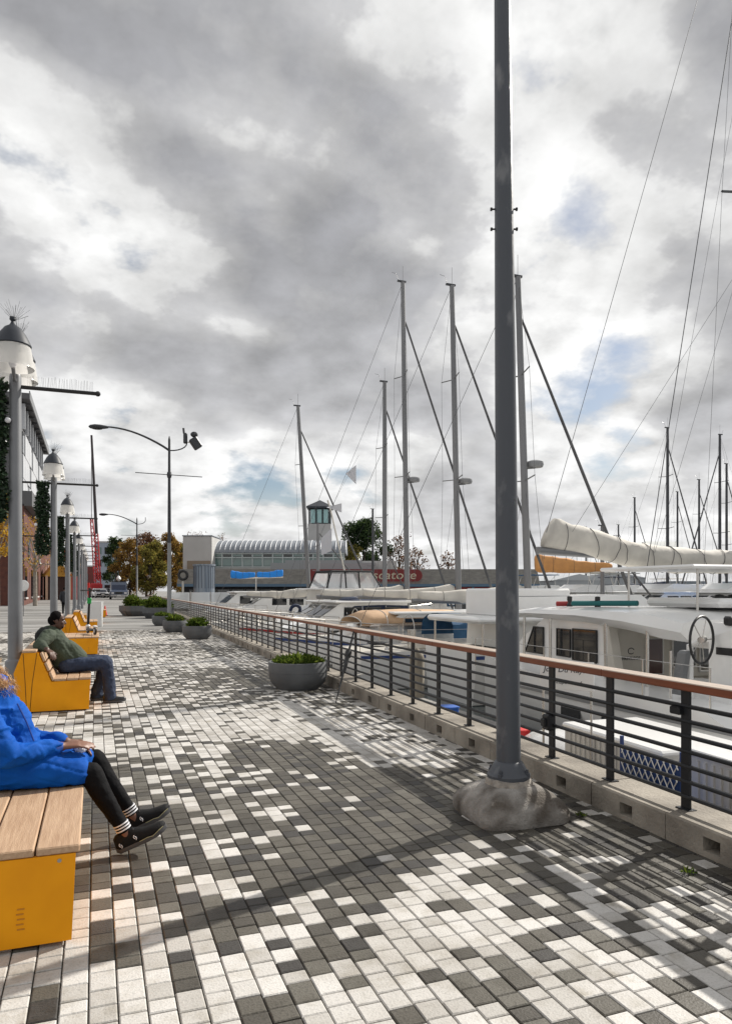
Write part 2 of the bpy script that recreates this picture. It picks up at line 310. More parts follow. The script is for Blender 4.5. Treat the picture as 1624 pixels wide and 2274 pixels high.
DARK = [(float(k.split(":")[0]), float(r.split("|")[0]) + 1421, float(k.split(":")[1])) for r in """30|300:.5,400:.6,500:.6,560:.4
50|330:.35,420:.25,520:.2,590:.3
75|300:.6,400:.75,500:.9,570:.95
100|280:.5,350:.6,420:.75,500:.85,560:.95
125|250:.3,320:.35,400:.45,460:.6,540:.9,600:.6
145|120:.2,230:.25,300:.2,400:.5,500:.55,560:.3,650:.15,720:.4
165|100:.15,200:.3,280:.3,340:.5,420:.15,520:.1,620:.05,720:.3,800:.45
190|120:.1,220:.25,290:.5,310:.6,380:.15,480:.1,580:.08,680:.05,760:.15,850:.3,900:.35
215|180:.15,260:.35,330:.5,370:.45,450:.15,560:.1,660:.05,760:.08,860:.25,940:.3,1000:.4
240|240:.25,310:.3,400:.35,470:.3,540:.85,620:.95,680:.9,740:.4,800:.1,880:.1,960:.2,1020:.4
265|240:.5,330:.5,420:.5,520:.75,600:.95,700:.97,780:.9,850:.3,950:.15,1050:.5
300|230:.9,330:.7,440:.6,530:.7,630:.9,720:.95,850:.97,980:.95,1050:.9
340|220:.97,320:.85,440:.7,540:.7,640:.85,740:.95,860:.98,980:.98
380|240:.97,340:.95,440:.7,540:.7,620:.7,700:.9,800:.97,920:.98
430|250:.97,340:.95,430:.85,500:.7,600:.75,680:.9,800:.97,920:.95,1000:.95
470|200:.95,300:.85,420:.65,520:.7,620:.85,720:.95,850:.97,950:.95,1050:.8,1150:.75,1280:.85,1400:.9
510|190:.95,280:.8,400:.5,470:.75,560:.7,660:.7,760:.95,860:.95,940:.9,1000:.3,1080:.6,1180:.7,1250:.75,1380:.75,1500:.9
550|190:.85,270:.5,370:.65,450:.55,550:.75,640:.75,740:.85,840:.95,920:.6,980:.15,1060:.1,1130:.75,1220:.7,1320:.55,1420:.6,1550:.65
590|180:.3,240:.7,300:.3,370:.5,450:.4,540:.5,630:.5,720:.8,800:.9,870:.7,930:.2,1000:.15,1080:.15,1160:.7,1240:.6,1330:.5,1450:.45,1580:.5
640|190:.1,230:.6,300:.35,360:.3,440:.3,540:.3,640:.3,730:.85,800:.8,850:.2,930:.08,1020:.1,1120:.15,1200:.3,1280:.3,1380:.5,1480:.35,1600:.4
690|60:.3,130:.15,200:.1,240:.5,300:.7,360:.1,440:.1,520:.1,590:.4,660:.4,720:.85,790:.6,860:.1,950:.05,1050:.12,1140:.2,1250:.25,1370:.25,1500:.2,1600:.25
740|30:.2,120:.3,200:.15,260:.4,350:.1,430:.25,510:.05,590:.1,660:.9,720:.8,800:.2,900:.05,970:.4,1040:.6,1120:.1,1240:.2,1380:.15,1500:.35,1600:.3
790|30:.1,100:.3,180:.05,280:.05,370:.1,450:.05,540:.2,610:.85,690:.8,760:.15,840:.1,930:.05,1020:.2,1090:.6,1190:.1,1300:.15,1420:.1,1550:.4
835|30:.1,120:.1,220:.05,370:.4,460:.05,560:.6,640:.95,720:.5,800:.1,870:.7,960:.05,1060:.3,1180:.5,1300:.3,1400:.4,1520:.3""".split("\n") for k in r.split("|")[1].split(",")]
DARK += [(400,1440,.75),(300,1440,.6),(500,1442,.75),(350,1420,.3),(450,1425,.3),(300,1400,.7),(400,1400,.6),(300,1383,.3),(1580,1950,.9)]
DP = []
for px, py, d in DARK:
    q = ground(px, py); DP.append((q.x, q.y, d))
def dark_at(x, y):
    sw = sd_ = 0.0; kk = 1.0 / (0.13 + 0.035 * max(0, y - 3)) ** 2
    for a, b, d in DP:
        dx = x - a; dy = (y - b) * 0.8; w = 1.0 / (0.02 + (dx * dx + dy * dy) * kk) ** 2.5; sw += w; sd_ += w * d
    return sd_ / sw
PW = 0.1055; LEN = (0.09, 0.118, 0.146); GAP = 0.006; PMATS = M_W + M_D
def paver_geo(l):      # top with chamfer and sides, centred
    x, y = (PW - GAP) / 2, (l - GAP) / 2; c = 0.0045
    v = [(-x, -y, -.022), (x, -y, -.022), (x, y, -.022), (-x, y, -.022), (-x, -y, -.004), (x, -y, -.004), (x, y, -.004), (-x, y, -.004), (-x + c, -y + c, 0), (x - c, -y + c, 0), (x - c, y - c, 0), (-x + c, y - c, 0)]
    f = [(8, 9, 10, 11)] + [(a + i, a + (i + 1) % 4, a + 4 + (i + 1) % 4, a + 4 + i) for a in (0, 4) for i in range(4)]
    return v, f
PG = [paver_geo(l) for l in LEN]
pav = []
x = -3.56
while x < 4.2:
    y = 0.62 + random.random() * 0.1
    while y < 30.1:
        li = random.choices((0, 1, 2), (4, 4, 3))[0]; l = LEN[li]; yc = y + l / 2
        if x < kx(yc) + 0.06:
            dk = random.random() < dark_at(x, yc) if x > -1.4 or yc < 14 else random.random() < 0.5 + 0.45 * math.sin(yc * 1.1 + x * .3)
            mi = 3 + random.choices((0, 1, 2, 3), (5, 4, 3, 2))[0] if dk else random.choices((0, 1, 2), (5, 3, 3))[0]
            pav.append((x, yc, li, mi))
        y += l
    x += PW
def size_in_view(p):
    Z = SY * p[0] + CY * p[1]; xr = CY * p[0] - SY * p[1]
    if Z < 0.5: return 0
    px = 812 + 1610 * xr / Z; py = 1310 + 1610 * 1.58 / Z
    hid = (p[0] < -.1 and 3.5 < p[1] < 5.2)
    return 0 if px < 5 or px > 1615 or py > 2262 or hid else 1.0 / Z
order = sorted(pav, key=lambda p: -size_in_view(p)); near = order[:300]; rest = order[300:]
pm = {}
for xx, yc, li, mi in near:
    if (li, mi) not in pm:
        b = MB(); b.add(*PG[li]); pm[(li, mi)] = b.mesh('paver', PMATS[mi], fix=False)
    o = link('paver', pm[(li, mi)], paving, (xx, yc, 0.0095 + random.gauss(0, .0009)), (random.gauss(0, .006), random.gauss(0, .006), random.gauss(0, .006)))
vs = []; fs = []; ms = []
for xx, yc, li, mi in rest:
    v, f = PG[li]; o = len(vs); dz = 0.0095 + random.gauss(0, .0009); tx, ty = random.gauss(0, .006), random.gauss(0, .006)
    vs += [(a + xx, b + yc, c + dz + a * tx + b * ty) for a, b, c in v]; fs += [tuple(i + o for i in q) for q in f]; ms += [mi] * len(f)
me = bpy.data.meshes.new('paver_field'); me.from_pydata(vs, [], fs); [me.materials.append(m) for m in PMATS]; me.polygons.foreach_set('material_index', ms); me.update()
tag(link('paver_field', me, paving), kind='stuff')

# ---------------------------------------------------------------- kerb and railing
RA = -math.atan(0.027); RY0 = 2.89 - 0.76 * 6; NB = 118
kerb = thing('concrete_kerb', 'long low concrete kerb with drain slots under the waterside railing', 'kerb', (kx(0), 0, 0), RA)
b = MB(); hb = 0.376; s_ = 0.065; top = 0.172
b.prism([(0.0, 0), (0.0, top - .012), (0.012, top), (0.40, top), (0.40, -.05), (0.0, -.05)], s_, hb, 'Y')
b.prism([(0.0, 0), (0.0, top - .012), (0.012, top), (0.40, top), (0.40, -.05), (0.0, -.05)], -hb, -s_, 'Y')
b.prism([(0.0, -.05), (0.0, .035), (.4, .035), (.4, -.05)], -s_ + .0002, s_ - .0002, 'Y')
b.prism([(0.0, .118), (0.0, top - .012), (0.012, top), (0.40, top), (0.40, .118)], -s_ + .0002, s_ - .0002, 'Y')
b.prism([(0.16, .0352), (0.16, .1178), (0.398, .1178), (0.398, .0352)], -s_ + .0002, s_ - .0002, 'Y')
kme = b.mesh('kerb_block', M_conc)
rail = thing('railing', 'black steel railing with red-brown wooden cap along the marina edge', 'railing', (kx(0) + .17, 0, 0), RA)
b = MB(); b.cbox((0, 0, .555), (0.022, 0.076, 0.78), .004).cbox((0, 0, .168 + .004), (.07, .12, .012), .003); pme = b.mesh('post', M_steel)
for k in range(NB):
    yc = RY0 + 0.76 * k
    link('kerb_block', kme, kerb, (random.gauss(0, .002), yc + .38, random.gauss(0, .0015)))
    link('post', pme, rail, (0, yc, 0))
yend = RY0 + 0.76 * NB
for i in range(7):
    z = 0.255 + i * 0.0965
    MB().tube([(-.003, RY0, z), (-.003, yend, z)], 0.0150, 8).build('rod', M_steel, rail, smooth=True)
y = RY0
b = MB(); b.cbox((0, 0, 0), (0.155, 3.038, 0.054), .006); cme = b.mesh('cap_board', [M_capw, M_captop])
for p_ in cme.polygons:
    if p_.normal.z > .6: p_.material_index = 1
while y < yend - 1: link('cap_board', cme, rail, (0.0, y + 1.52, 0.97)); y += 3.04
MB().cbox((0, 0, 0), (.07, .10, .13), .012).cbox((-.045, 0, .0), (.03, .06, .07), .008).build('latch_box', M_steel, rail, loc=(-.03, RY0 + .76 * 9 + .01, .47))
MB().cbox((0, 0, 0), (.05, .09, .05), .008).build('clamp', M_steel, rail, loc=(-.02, RY0 + .76 * 7 + .06, .80))

# ---------------------------------------------------------------- foreground pole
pt = thing('tall_pole', 'tall tapered grey steel pole on a stained concrete footing beside the railing', 'pole', (2.73, 4.44, 0))
mb = MB(); n = 40; secs = []
prof = [(0.322, 0.0, 7), (0.33, 0.03, 7), (0.33, 0.075, 7), (0.31, 0.122, 6), (0.258, 0.17, 5), (0.20, 0.208, 3.6), (0.17, 0.224, 2.6)]
for r, z, p in prof:
    sec = []
    for k in range(n):
        a = 2 * math.pi * k / n + 0.03; c_, s2 = math.cos(a), math.sin(a); rr = r / (abs(c_) ** p + abs(s2) ** p) ** (1 / p)
        w = 1 + 0.014 * mnoise.noise(Vector((c_ * 2, s2 * 2, z * 7))) + .008 * mnoise.noise(Vector((c_ * 9, s2 * 9, z * 30))); q = Matrix.Rotation(R(-4), 2) @ Vector((c_ * rr * w, s2 * rr * w)); sec.append((q.x, q.y, z))
    secs.append(sec)
mb.loft(secs).build('footing', M_base, pt, smooth=True)
mb = MB(); secs = []
for r, z in ((.165, .205), (.168, .225), (.158, .25), (.155, .262)):
    secs.append([(math.cos(2 * math.pi * k / n) * r * (1 + .06 * mnoise.noise(Vector((math.cos(2 * math.pi * k / n) * 3, math.sin(2 * math.pi * k / n) * 3, z * 9)))), math.sin(2 * math.pi * k / n) * r, z + .012 * mnoise.noise(Vector((k * .5, 0, z)))) for k in range(n)])
mb.loft(secs).build('grout_collar', M_grout, pt, smooth=True)
MB().lathe([(.148, .258), (.15, .285), (.128, .315), (.12, .335), (.11, .35), (.095, .375), (.088, .38)], n=28).build('base_flange', M_pole, pt, smooth=True)
for k in range(4):
    a = math.pi / 2 * k + .6; MB().lathe([(.018, 0), (.018, .02), (.01, .022), (.01, .045)], (0.138 * math.cos(a), .138 * math.sin(a), .288), 6).build('anchor_bolt', M_pole, pt)
MB().lathe([(.086, .36), (.084, .6), (.072, 3.2), (.052, 6.2), (.044, 8.2), (.044, 8.25)], n=24).build('shaft', M_pole, pt, smooth=True)
for z in (4.12, 4.26):
    MB().tube([(-.085, .03, z), (.085, -.03, z)], .006, 6).tube([(-.09, .032, z), (-.078, .028, z)], .012, 6).tube([(.078, -.028, z), (.09, -.032, z)], .012, 6).build('step_bolt', M_black, pt)
pt.rotation_euler = (0, R(-0.55), 0)

# ---------------------------------------------------------------- promenade lamps
M_garl = [mat('garland_%d' % i, c, 0.7) for i, c in enumerate(((0.012, 0.035, 0.012), (0.025, 0.06, 0.02), (0.008, 0.02, 0.008)))]
M_orn = mat('ornament_white', (0.75, 0.75, 0.78), 0.3)
def make_lamp():
    t = thing('promenade_lamp', '', 'lamp post')
    MB().lathe([(.135, 0), (.135, .55), (.128, .585), (.105, .60), (.10, .61)], n=16).build('base_sleeve', M_lamp, t, smooth=True)
    MB().lathe([(.098, .58), (.078, 4.58), (.07, 4.62), (.0, 4.625)], n=18, cap=False).build('pole', M_lamp, t, smooth=True)
    for sy in (-1, 1):
        y = .34 * sy
        MB().tube([(0, 0, 4.50), (0, y * .5, 4.54), (0, y * .95, 4.65)], .025, 8).build('bracket', M_lamp, t, smooth=True)
        h = MB().lathe([(.235, 4.91), (.24, 4.925), (.215, 4.98), (.165, 5.08), (.105, 5.16), (.05, 5.195), (.03, 5.22), (.02, 5.25), (.042, 5.275), (.038, 5.31), (.0, 5.32)], (0, y, 0), 20, cap=False).build('hood', M_bell, t, smooth=True)
        sp = MB()
        for k in range(26):
            a = random.random() * 6.28; e_ = .5 + random.random() * .9; q = Vector((0.02, y, 5.26)); sp.tube([q, q + Vector((math.cos(a) * math.cos(e_), math.sin(a) * math.cos(e_), math.sin(e_))) * random.uniform(.16, .3)], .0016, 3, False)
        sp.build('bird_spikes', M_black, h)
        MB().lathe([(.225, 4.91), (.245, 4.80), (.262, 4.68), (.27, 4.62), (.275, 4.61)], (0, y, 0), 20, cap=False).build('diffuser', M_diff, t, smooth=True)
        MB().lathe([(.03, 4.62), (.05, 4.67), (.07, 4.87), (.05, 4.905)], (0, y, 0), 10).build('lamp_socket', M_orn, t, smooth=True)
    MB().tube([(-1.02, 0, 4.45), (1.08, 0, 4.45)], .028, 8).build('banner_arm', M_black, t, smooth=True)
    [MB().ball((x_, 0, 4.45), .04, 8, 6).build('arm_end', M_black, t) for x_ in (1.09, -1.03)]
    sp = MB()
    for k in range(42): q = Vector((.16 + k * .021, 0, 4.47)); sp.tube([q, q + Vector((random.gauss(0, .012), random.gauss(0, .03), .15))], .0014, 3, False)
    sp.build('spike_strip', M_black, t)
    MB().tube([(-.9, 0, 3.02), (0, 0, 3.02)], .018, 6).build('lower_arm', M_black, t)
    return t
def make_garland(t):
    gm = MB(); 
    for k in range(4200):
        z = random.uniform(2.55, 4.5); w = .15 + .04 * math.sin(z * 7); q = Vector((-.27 + random.uniform(-w, w), random.gauss(0, .06), z)); d = Vector((random.gauss(0, 1), random.gauss(0, 1), random.gauss(-.4, .7))).normalized() * .075; s2 = d.cross(Vector((random.gauss(0, 1), random.gauss(0, 1), random.gauss(0, 1)))).normalized() * .018
        gm.cur = random.choices((0, 1, 2), (4, 2, 3))[0]; gm.quad(q - s2, q + d * .5 - s2 * 1.2, q + d, q + d * .5 + s2 * 1.2)
    gm.build('garland', M_garl, t, fix=False)
    for k in range(9): MB().ball((-.27 + random.uniform(-.2, .2), random.uniform(-.12, .12), random.uniform(2.8, 4.4)), random.uniform(.025, .045), 8, 6).build('ornament', M_orn, t, smooth=True)
lamp0 = make_lamp(); ordn = ['nearest', 'second', 'third', 'fourth', 'fifth', 'sixth', 'seventh', 'eighth', 'ninth']
for k in range(9):
    o = lamp0 if k == 0 else copy_tree(lamp0)
    Y = 11.3 + 9.9 * k; o.location = (-1.07 + 0.001 * Y, Y, max(0, gz(Y)))
    tag(o, '%s grey twin-headed lamp post of the row behind the yellow benches' % ordn[k], None, 'lamp posts along the benches')
for k, o in enumerate([o for o in list(COL.objects) if o.name.startswith('promenade_lamp')]):
    if k < 6: make_garland(o)

# ---------------------------------------------------------------- benches
def plank(c, d): return MB().cbox(c, d, .006)
def bench(y0, length, kind, x0, label):
    t = thing('yellow_bench', label, 'bench', (x0, y0, 0), 0, 'yellow benches along the promenade')
    if kind == 'low':
        for yy in (0, length): 
            MB().prism([(0.0, .02), (.018, .405), (-.92, .405), (-.90, .02)], yy - .012, yy + .012, 'Y').build('end_panel', M_yel, t)
        for k in range(5): MB().box((-.205 - .004 * (k % 2), -.0135, .10 + .022 * k), (.03, .003, .006)).build('emblem_bar', M_emb, t)
        for xx_ in (-.05, -.5, -.85): MB().lathe([(.009, -.002), (.009, .003), (.0, .004)], (0, 0, 0), 8, False).build('bolt_head', M_ss0, t, loc=(xx_, -.0125, .38), rot=(R(90), 0, 0))
        MB().box((-.02, length / 2, .20), (.02, length - .03, .36)).build('front_panel', M_yel, t)
        for i in range(5): plank((-.075 - .188 * i + .02, length / 2 + .004, .424), (.180, length + .03, .036)).build('seat_plank', M_slat, t)
        MB().box((-.45, length / 2, .01), (.78, length - .1, .02)).build('plinth', M_black, t)
    else:
        prof = [(0.0, .02), (.015, .405), (-.455, .395), (-.61, .775), (-.80, .775), (-.895, .52), (-.83, .02)]
        for yy in (0, length):
            p = MB().prism(prof, yy - .012, yy + .012, 'Y').build('end_panel', M_yel, t)
            s2 = -.0145 if yy == 0 else .0145
            MB().tube([(-.785, yy + s2, .77), (-.76, yy + s2, .38), (-.745, yy + s2, .03)], .0035, 4).build('seam', M_yel2, p)
            MB().tube([(-.625, yy + s2, .77), (-.68, yy + s2, .38), (-.705, yy + s2, .03)], .0035, 4).build('seam', M_yel2, p)
        MB().box((-.02, length / 2, .20), (.02, length - .03, .36)).build('front_panel', M_yel, t)
        MB().prism([(-.885, .52), (-.875, .53), (-.79, .76), (-.80, .76)], .013, length - .013, 'Y').build('rear_panel', M_yel, t)
        for i in range(3): plank((-.05 - .15 * i, length / 2 + .004, .422 - .003 * i), (.142, length + .03, .034)).build('seat_plank', M_slat, t)
        for i in range(3):
            f = (i + .5) / 3; M_ = Matrix.Rotation(math.atan2(.38, -.155) - math.pi, 3, 'Y').to_3x3()
            a = math.atan2(.155, .38); M_ = Matrix.Rotation(-a, 3, 'Y')
            MB().cbox((-.425 - .155 * f, length / 2, .40 + .38 * f), (.03, length + .03, .115), .005, M_).build('back_plank', M_slat, t)
        for i in range(1): plank((-.715, length / 2, .792), (.17, length + .03, .03)).build('top_plank', M_slat, t)
        MB().box((-.42, length / 2, .01), (.74, length - .1, .02)).build('plinth', M_black, t)
    return t
bench(3.5, 1.72, 'low', -.10, 'backless yellow bench with wooden seat nearest the camera, under the blue coat')
bench(10.2, 2.5, 'back', -.08, 'yellow bench with sloping back on which the man in green sits')
bench(18.9, 1.8, 'low', .05, 'backless yellow bench just beyond the seated man, scooter standing on it')
bench(22.3, 2.4, 'back', -.02, 'yellow bench with back right behind the scooter')
bench(28.4, 2.0, 'back', .05, 'yellow bench with back between third and fourth lamp posts')
bench(36.0, 2.2, 'low', .20, 'far backless yellow bench past the fourth lamp post')
bench(44.5, 2.2, 'back', .55, 'farthest yellow bench, with back, near the small red cone')

# ---------------------------------------------------------------- planters
def leafy(mb, c, rx, ry, h, n, size, base=0.0, up=.8):
    for k in range(n):
        a = random.random() * 6.283; r = math.sqrt(random.random()); p = Vector((c[0] + rx * r * math.cos(a), c[1] + ry * r * math.sin(a), c[2] + base + random.random() * h * (1 - .5 * r)))
        d = Vector((random.gauss(0, 1), random.gauss(0, 1), random.gauss(up, .5))).normalized() * size * random.uniform(.6, 1.3); s2 = d.cross(Vector((random.gauss(0, 1), random.gauss(0, 1), random.gauss(0, .4)))).normalized() * size * .16
        mb.cur = random.choices((0, 1, 2), (4, 3, 3))[0]; mb.quad(p - s2 * .4, p + d * .5 - s2, p + d, p + d * .5 + s2)
def planter(x, y, r, h, label, ph=.16, nleaf=1500, lr=.86, leaf=.06):
    t = thing('round_planter', label, 'planter', (x, y, max(0, gz(y))), 0, 'round grey planters by the railing')
    MB().lathe([(r * .72, 0.0), (r * .74, .02), (r * .90, h * .22), (r * .985, h * .46), (r * .99, h * .62), (r * 1.0, h * .62 + .004), (r * 1.0, h * .97), (r * .985, h), (r * .90, h), (r * .88, h * .97), (r * .88, h * .8)], n=40, cap=False).build('bowl', M_plant, t, smooth=True)
    MB().lathe([(.001, h * .86), (r * .885, h * .84)], n=24, cap=False).build('soil', M_soil, t)
    mb = MB(); leafy(mb, (0, 0, h * .86), r * lr, r * lr, ph, nleaf, leaf); mb.build('leaves', M_leaf, t, fix=False)
    return t
planter(3.06, 11.35, .475, .43, 'large round grey planter with low green leaves, nearest along the railing', .17, 2200, .86, .075)
planter(3.08, 23.9, .47, .43, 'round grey planter with bright tufted grass, second along the railing', .30, 900, .6, .16)
planter(2.82, 28.2, .46, .43, 'round grey planter by the foot of the tall street light', .26, 900, .6, .15)
planter(2.80, 33.5, .46, .43, 'smaller-looking round grey planter fourth along the railing', .22, 800, .7, .12)
def trough(x, y, w, l, h, label, rz):
    t = thing('shrub_trough', label, 'planter', (x, y, max(0, gz(y))), rz)
    q = .28; P = lambda s: [(-w * s / 2 + q, -l * s / 2), (w * s / 2 - q, -l * s / 2), (w * s / 2, -l * s / 2 + q), (w * s / 2, l * s / 2 - q), (w * s / 2 - q, l * s / 2), (-w * s / 2 + q, l * s / 2), (-w * s / 2, l * s / 2 - q), (-w * s / 2, -l * s / 2 + q)]
    MB().loft([[(a, b, z) for a, b in P(s)] for s, z in ((.78, 0), (.82, .05), (1.0, .3), (1.0, h), (.93, h), (.92, h - .1))]).build('trough_body', M_plant, t)
    mb = MB(); leafy(mb, (0, 0, h - .12), w * .42, l * .4, .25, 500, .2); leafy(mb, (-.2, .1, h), .5, .6, .75, 1300, .17, up=.5); leafy(mb, (.35, -.3, h), .35, .4, .4, 500, .2); mb.build('shrub', M_leaf, t, fix=False)
    return t
trough(2.35, 47, 1.7, 2.6, .62, 'big faceted grey planter with dark shrubs at the far end of the planters', R(8))
trough(3.35, 42.6, 1.7, 1.9, .60, 'faceted grey planter box in front of the shrub planter', R(-6))
# ---------------------------------------------------------------- people
M_skinA = mat('skin_brown', (0.16, 0.075, 0.045), 0.5, col2=(0.21, 0.095, 0.06), vs=12)
M_skinB = mat('skin_dark', (0.075, 0.033, 0.021), 0.5, col2=(0.10, 0.045, 0.028), vs=14)
M_coat = mat('blue_coat', (0.003, 0.095, 0.44), 0.7, col2=(0.002, 0.065, 0.33), vs=6, lo=.3, hi=.7, bump=0.25, bs=300, spec=.12)
M_quilt = mat('blue_coat_seam', (0.004, 0.045, 0.25), 0.6)
M_leg = mat('black_leggings', (0.006, 0.006, 0.007), 0.8, bump=0.15, bs=60, spec=.12)
M_cuffw = mat('white_stripe', (0.75, 0.75, 0.78), 0.7)
M_shoe = mat('black_mesh', (0.009, 0.009, 0.010), 0.7, bump=0.3, bs=160, spec=.2)
M_sole = mat('dark_grey_sole', (0.06, 0.06, 0.064), 0.6)
M_fur = [mat('fur_%d' % i, c, 0.85) for i, c in enumerate(((0.55, 0.33, 0.15), (0.36, 0.19, 0.07), (0.70, 0.48, 0.26)))]
M_hood = mat('green_hoodie', (0.050, 0.068, 0.042), 0.85, col2=(0.034, 0.046, 0.029), vs=7, bump=0.5, bs=14)
M_hoodk = mat('hood_dark', (0.014, 0.016, 0.014), 0.85, bump=0.4, bs=20)
M_jean = mat('blue_jeans', (0.014, 0.023, 0.052), 0.85, col2=(0.026, 0.042, 0.085), vs=9, bump=0.4, bs=16)
M_jeanf = mat('jeans_fade', (0.16, 0.22, 0.32), 0.8)
M_hair = mat('black_hair', (0.006, 0.005, 0.005), 0.9, bump=0.6, bs=120, spec=.08)
M_eye = mat('eye_white', (0.6, 0.58, 0.55), 0.2); M_iris = mat('iris', (0.01, 0.006, 0.004), 0.15)
M_lip = mat('lip', (0.13, 0.045, 0.035), 0.45)
M_paper = mat('tissue', (0.70, 0.70, 0.76), 0.8, bump=1.0, bs=25)

def hand(mb, wrist, fwd, up, side, curl, thumb=1, s=1.0):
    # palm from wrist along fwd; side points to the little finger, up is the back of the hand
    w, f, u, sd_ = Vector(wrist), Vector(fwd).normalized(), Vector(up).normalized(), Vector(side).normalized()
    pc = w + f * .05 * s
    for k, o in enumerate((-.027, -.009, .009, .026)):
        cap(mb, w + f * .012 * s + sd_ * o * .6 * s, .015 * s, w + f * .088 * s + sd_ * o * s, .0125 * s, 10)
        ln = (.040, .045, .042, .032)[k] * s; p = w + f * .09 * s + sd_ * o * 1.08 * s; a = curl * (.6 + .1 * k); d = f
        for j in range(3):
            a2 = a * (1 if j == 0 else .9); d = (d * math.cos(a2) - u * math.sin(a2)).normalized(); u2 = u
            q = p + d * ln * (1, .72, .58)[j]; cap(mb, p, (.0098, .0088, .008)[j] * s, q, (.0088, .008, .0068)[j] * s, 8); p = q
    t0 = w + f * .03 * s - sd_ * .022 * s; td = (f * .75 - sd_ * .62 - u * .25 * curl).normalized()
    t1 = t0 + td * .042 * s; t2 = t1 + (td + f * .5 - u * .3 * curl).normalized() * .032 * s; t3 = t2 + (f - u * .4 * curl).normalized() * .024 * s
    cap(mb, t0, .0145 * s, t1, .011 * s, 10); cap(mb, t1, .0105 * s, t2, .0092 * s, 10); cap(mb, t2, .0092 * s, t3, .0078 * s, 10)
def head_geo(mb, c, f, s=1.0):
    # skull, jaw, nose, brow, lips, ears; f = facing direction (horizontal-ish)
    f = Vector(f).normalized(); r = f.cross(Vector((0, 0, 1))).normalized(); u = r.cross(f); M_ = Matrix((r, f, u)).transposed(); c = Vector(c)
    P = lambda a, b, d: c + M_ @ Vector((a * s, b * s, d * s))
    mb.ball(P(0, -.012, .035), (.075 * s, .095 * s, .088 * s), 16, 12, M_); mb.ball(P(0, .025, -.035), (.060 * s, .066 * s, .080 * s), 14, 10, M_); mb.ball(P(0, .052, -.088), (.030 * s, .030 * s, .026 * s), 10, 8, M_)
    cap(mb, P(0, .083, .012), .010 * s, P(0, .104, -.028), .015 * s, 8); mb.ball(P(-.013, .094, -.034), .009 * s, 8, 6); mb.ball(P(.013, .094, -.034), .009 * s, 8, 6)
    cap(mb, P(-.042, .073, .026), .012 * s, P(.042, .073, .026), .012 * s, 8); cap(mb, P(-.018, .082, -.062), .009 * s, P(.018, .082, -.062), .009 * s, 8); cap(mb, P(-.016, .081, -.075), .010 * s, P(.016, .081, -.075), .010 * s, 8)
    for q in (-1, 1):
        mb.ball(P(q * .074, -.008, -.005), (.010 * s, .020 * s, .034 * s), 8, 8, M_); mb.ball(P(q * .045, .055, -.018), (.026 * s, .026 * s, .022 * s), 8, 8, M_)
    return P, M_
def face_parts(P, parent, s=1.0):
    for q in (-1, 1):
        e_ = MB().ball(P(q * .031, .079, .006), (.012 * s, .010 * s, .008 * s), 10, 8).build('eye', M_eye, parent, smooth=True); MB().ball(P(q * .031, .0875, .006), .0055 * s, 8, 6).build('iris', M_iris, e_, smooth=True)
        MB().tube([P(q * .014, .086, .028), P(q * .032, .087, .034), P(q * .05, .074, .029)], .004 * s, 5).build('eyebrow', M_hair, parent)
    MB().tube([P(-.024, .083, -.068), P(0, .094, -.066), P(.024, .083, -.068)], [.003 * s, .0065 * s, .003 * s], 6).build('lips', M_lip, parent, smooth=True)

# --- person in the blue coat, nearest bench (facing the water, +X)
YA = 4.68; HX, HZ = -.67, 1.20
A = thing('person', 'person in bright blue fur-hooded coat and black leggings on the nearest bench', 'person', (0, 0, 0))
hip = Vector((-.56, YA, .53)); kN, kF = Vector((-.005, YA - .10, .50)), Vector((.015, YA + .10, .535)); aN, aF = Vector((.17, YA - .13, .125)), Vector((.225, YA + .09, .155))
body = MB(); Ph, Mh = head_geo(body, (HX, YA, HZ), (1, -.05, -.1))
chain(body, ((-.64, YA, .96), .085), ((HX + .0, YA, HZ - .16), .055), ((HX, YA, HZ - .08), .055))
chain(body, ((-.58, YA, .95), .13), ((-.58, YA, .75), .14), ((-.57, YA, .58), .15))
for q, k, a in ((-1, kN, aN), (1, kF, aF)):
    chain(body, ((-.52, YA + q * .09, .53), .06), (tuple(k - Vector((.03, 0, .02))), .03), (tuple(k.lerp(a, .5) - Vector((.012, 0, 0))), .03), (tuple(a), .033)); cap(body, tuple(a), .033, (a.x + .015, a.y, a.z - .06), .033)
# arms
wN = Vector((-.19, YA - .07, .66)); wF = Vector((-.17, YA + .10, .655))
chain(body, ((-.60, YA - .19, .96), .06), ((-.45, YA - .24, .66), .045), (tuple(wN), .030)); chain(body, ((-.60, YA + .19, .96), .06), ((-.45, YA + .22, .68), .045), (tuple(wF), .030))
hand(body, wN + Vector((.005, 0, .002)), (1, .12, .06), (0, -.35, 1), (0, -1, -.3), .35); hand(body, wF, (1, -.35, -.12), (0, .3, 1), (0, 1, .2), .7)
remeshed('body', body, .0068, M_skinA, A, smooth=3)
face_parts(Ph, A)
hr = MB().ball((HX - .025, YA, HZ + .055), (.105, .095, .10), 16, 12).ball((HX - .07, YA, HZ - .02), (.06, .085, .11), 12, 10); remeshed('hair', hr, .012, M_hair, A, 2, .006, 60)
ct = MB()
chain(ct, ((-.585, YA, .96), .155), ((-.565, YA, .78), .175), ((-.535, YA, .62), .19)); chain(ct, ((-.61, YA - .13, .99), .085), ((-.61, YA + .13, .99), .085)); cap(ct, (-.47, YA, .82), .12, (-.44, YA, .68), .14)
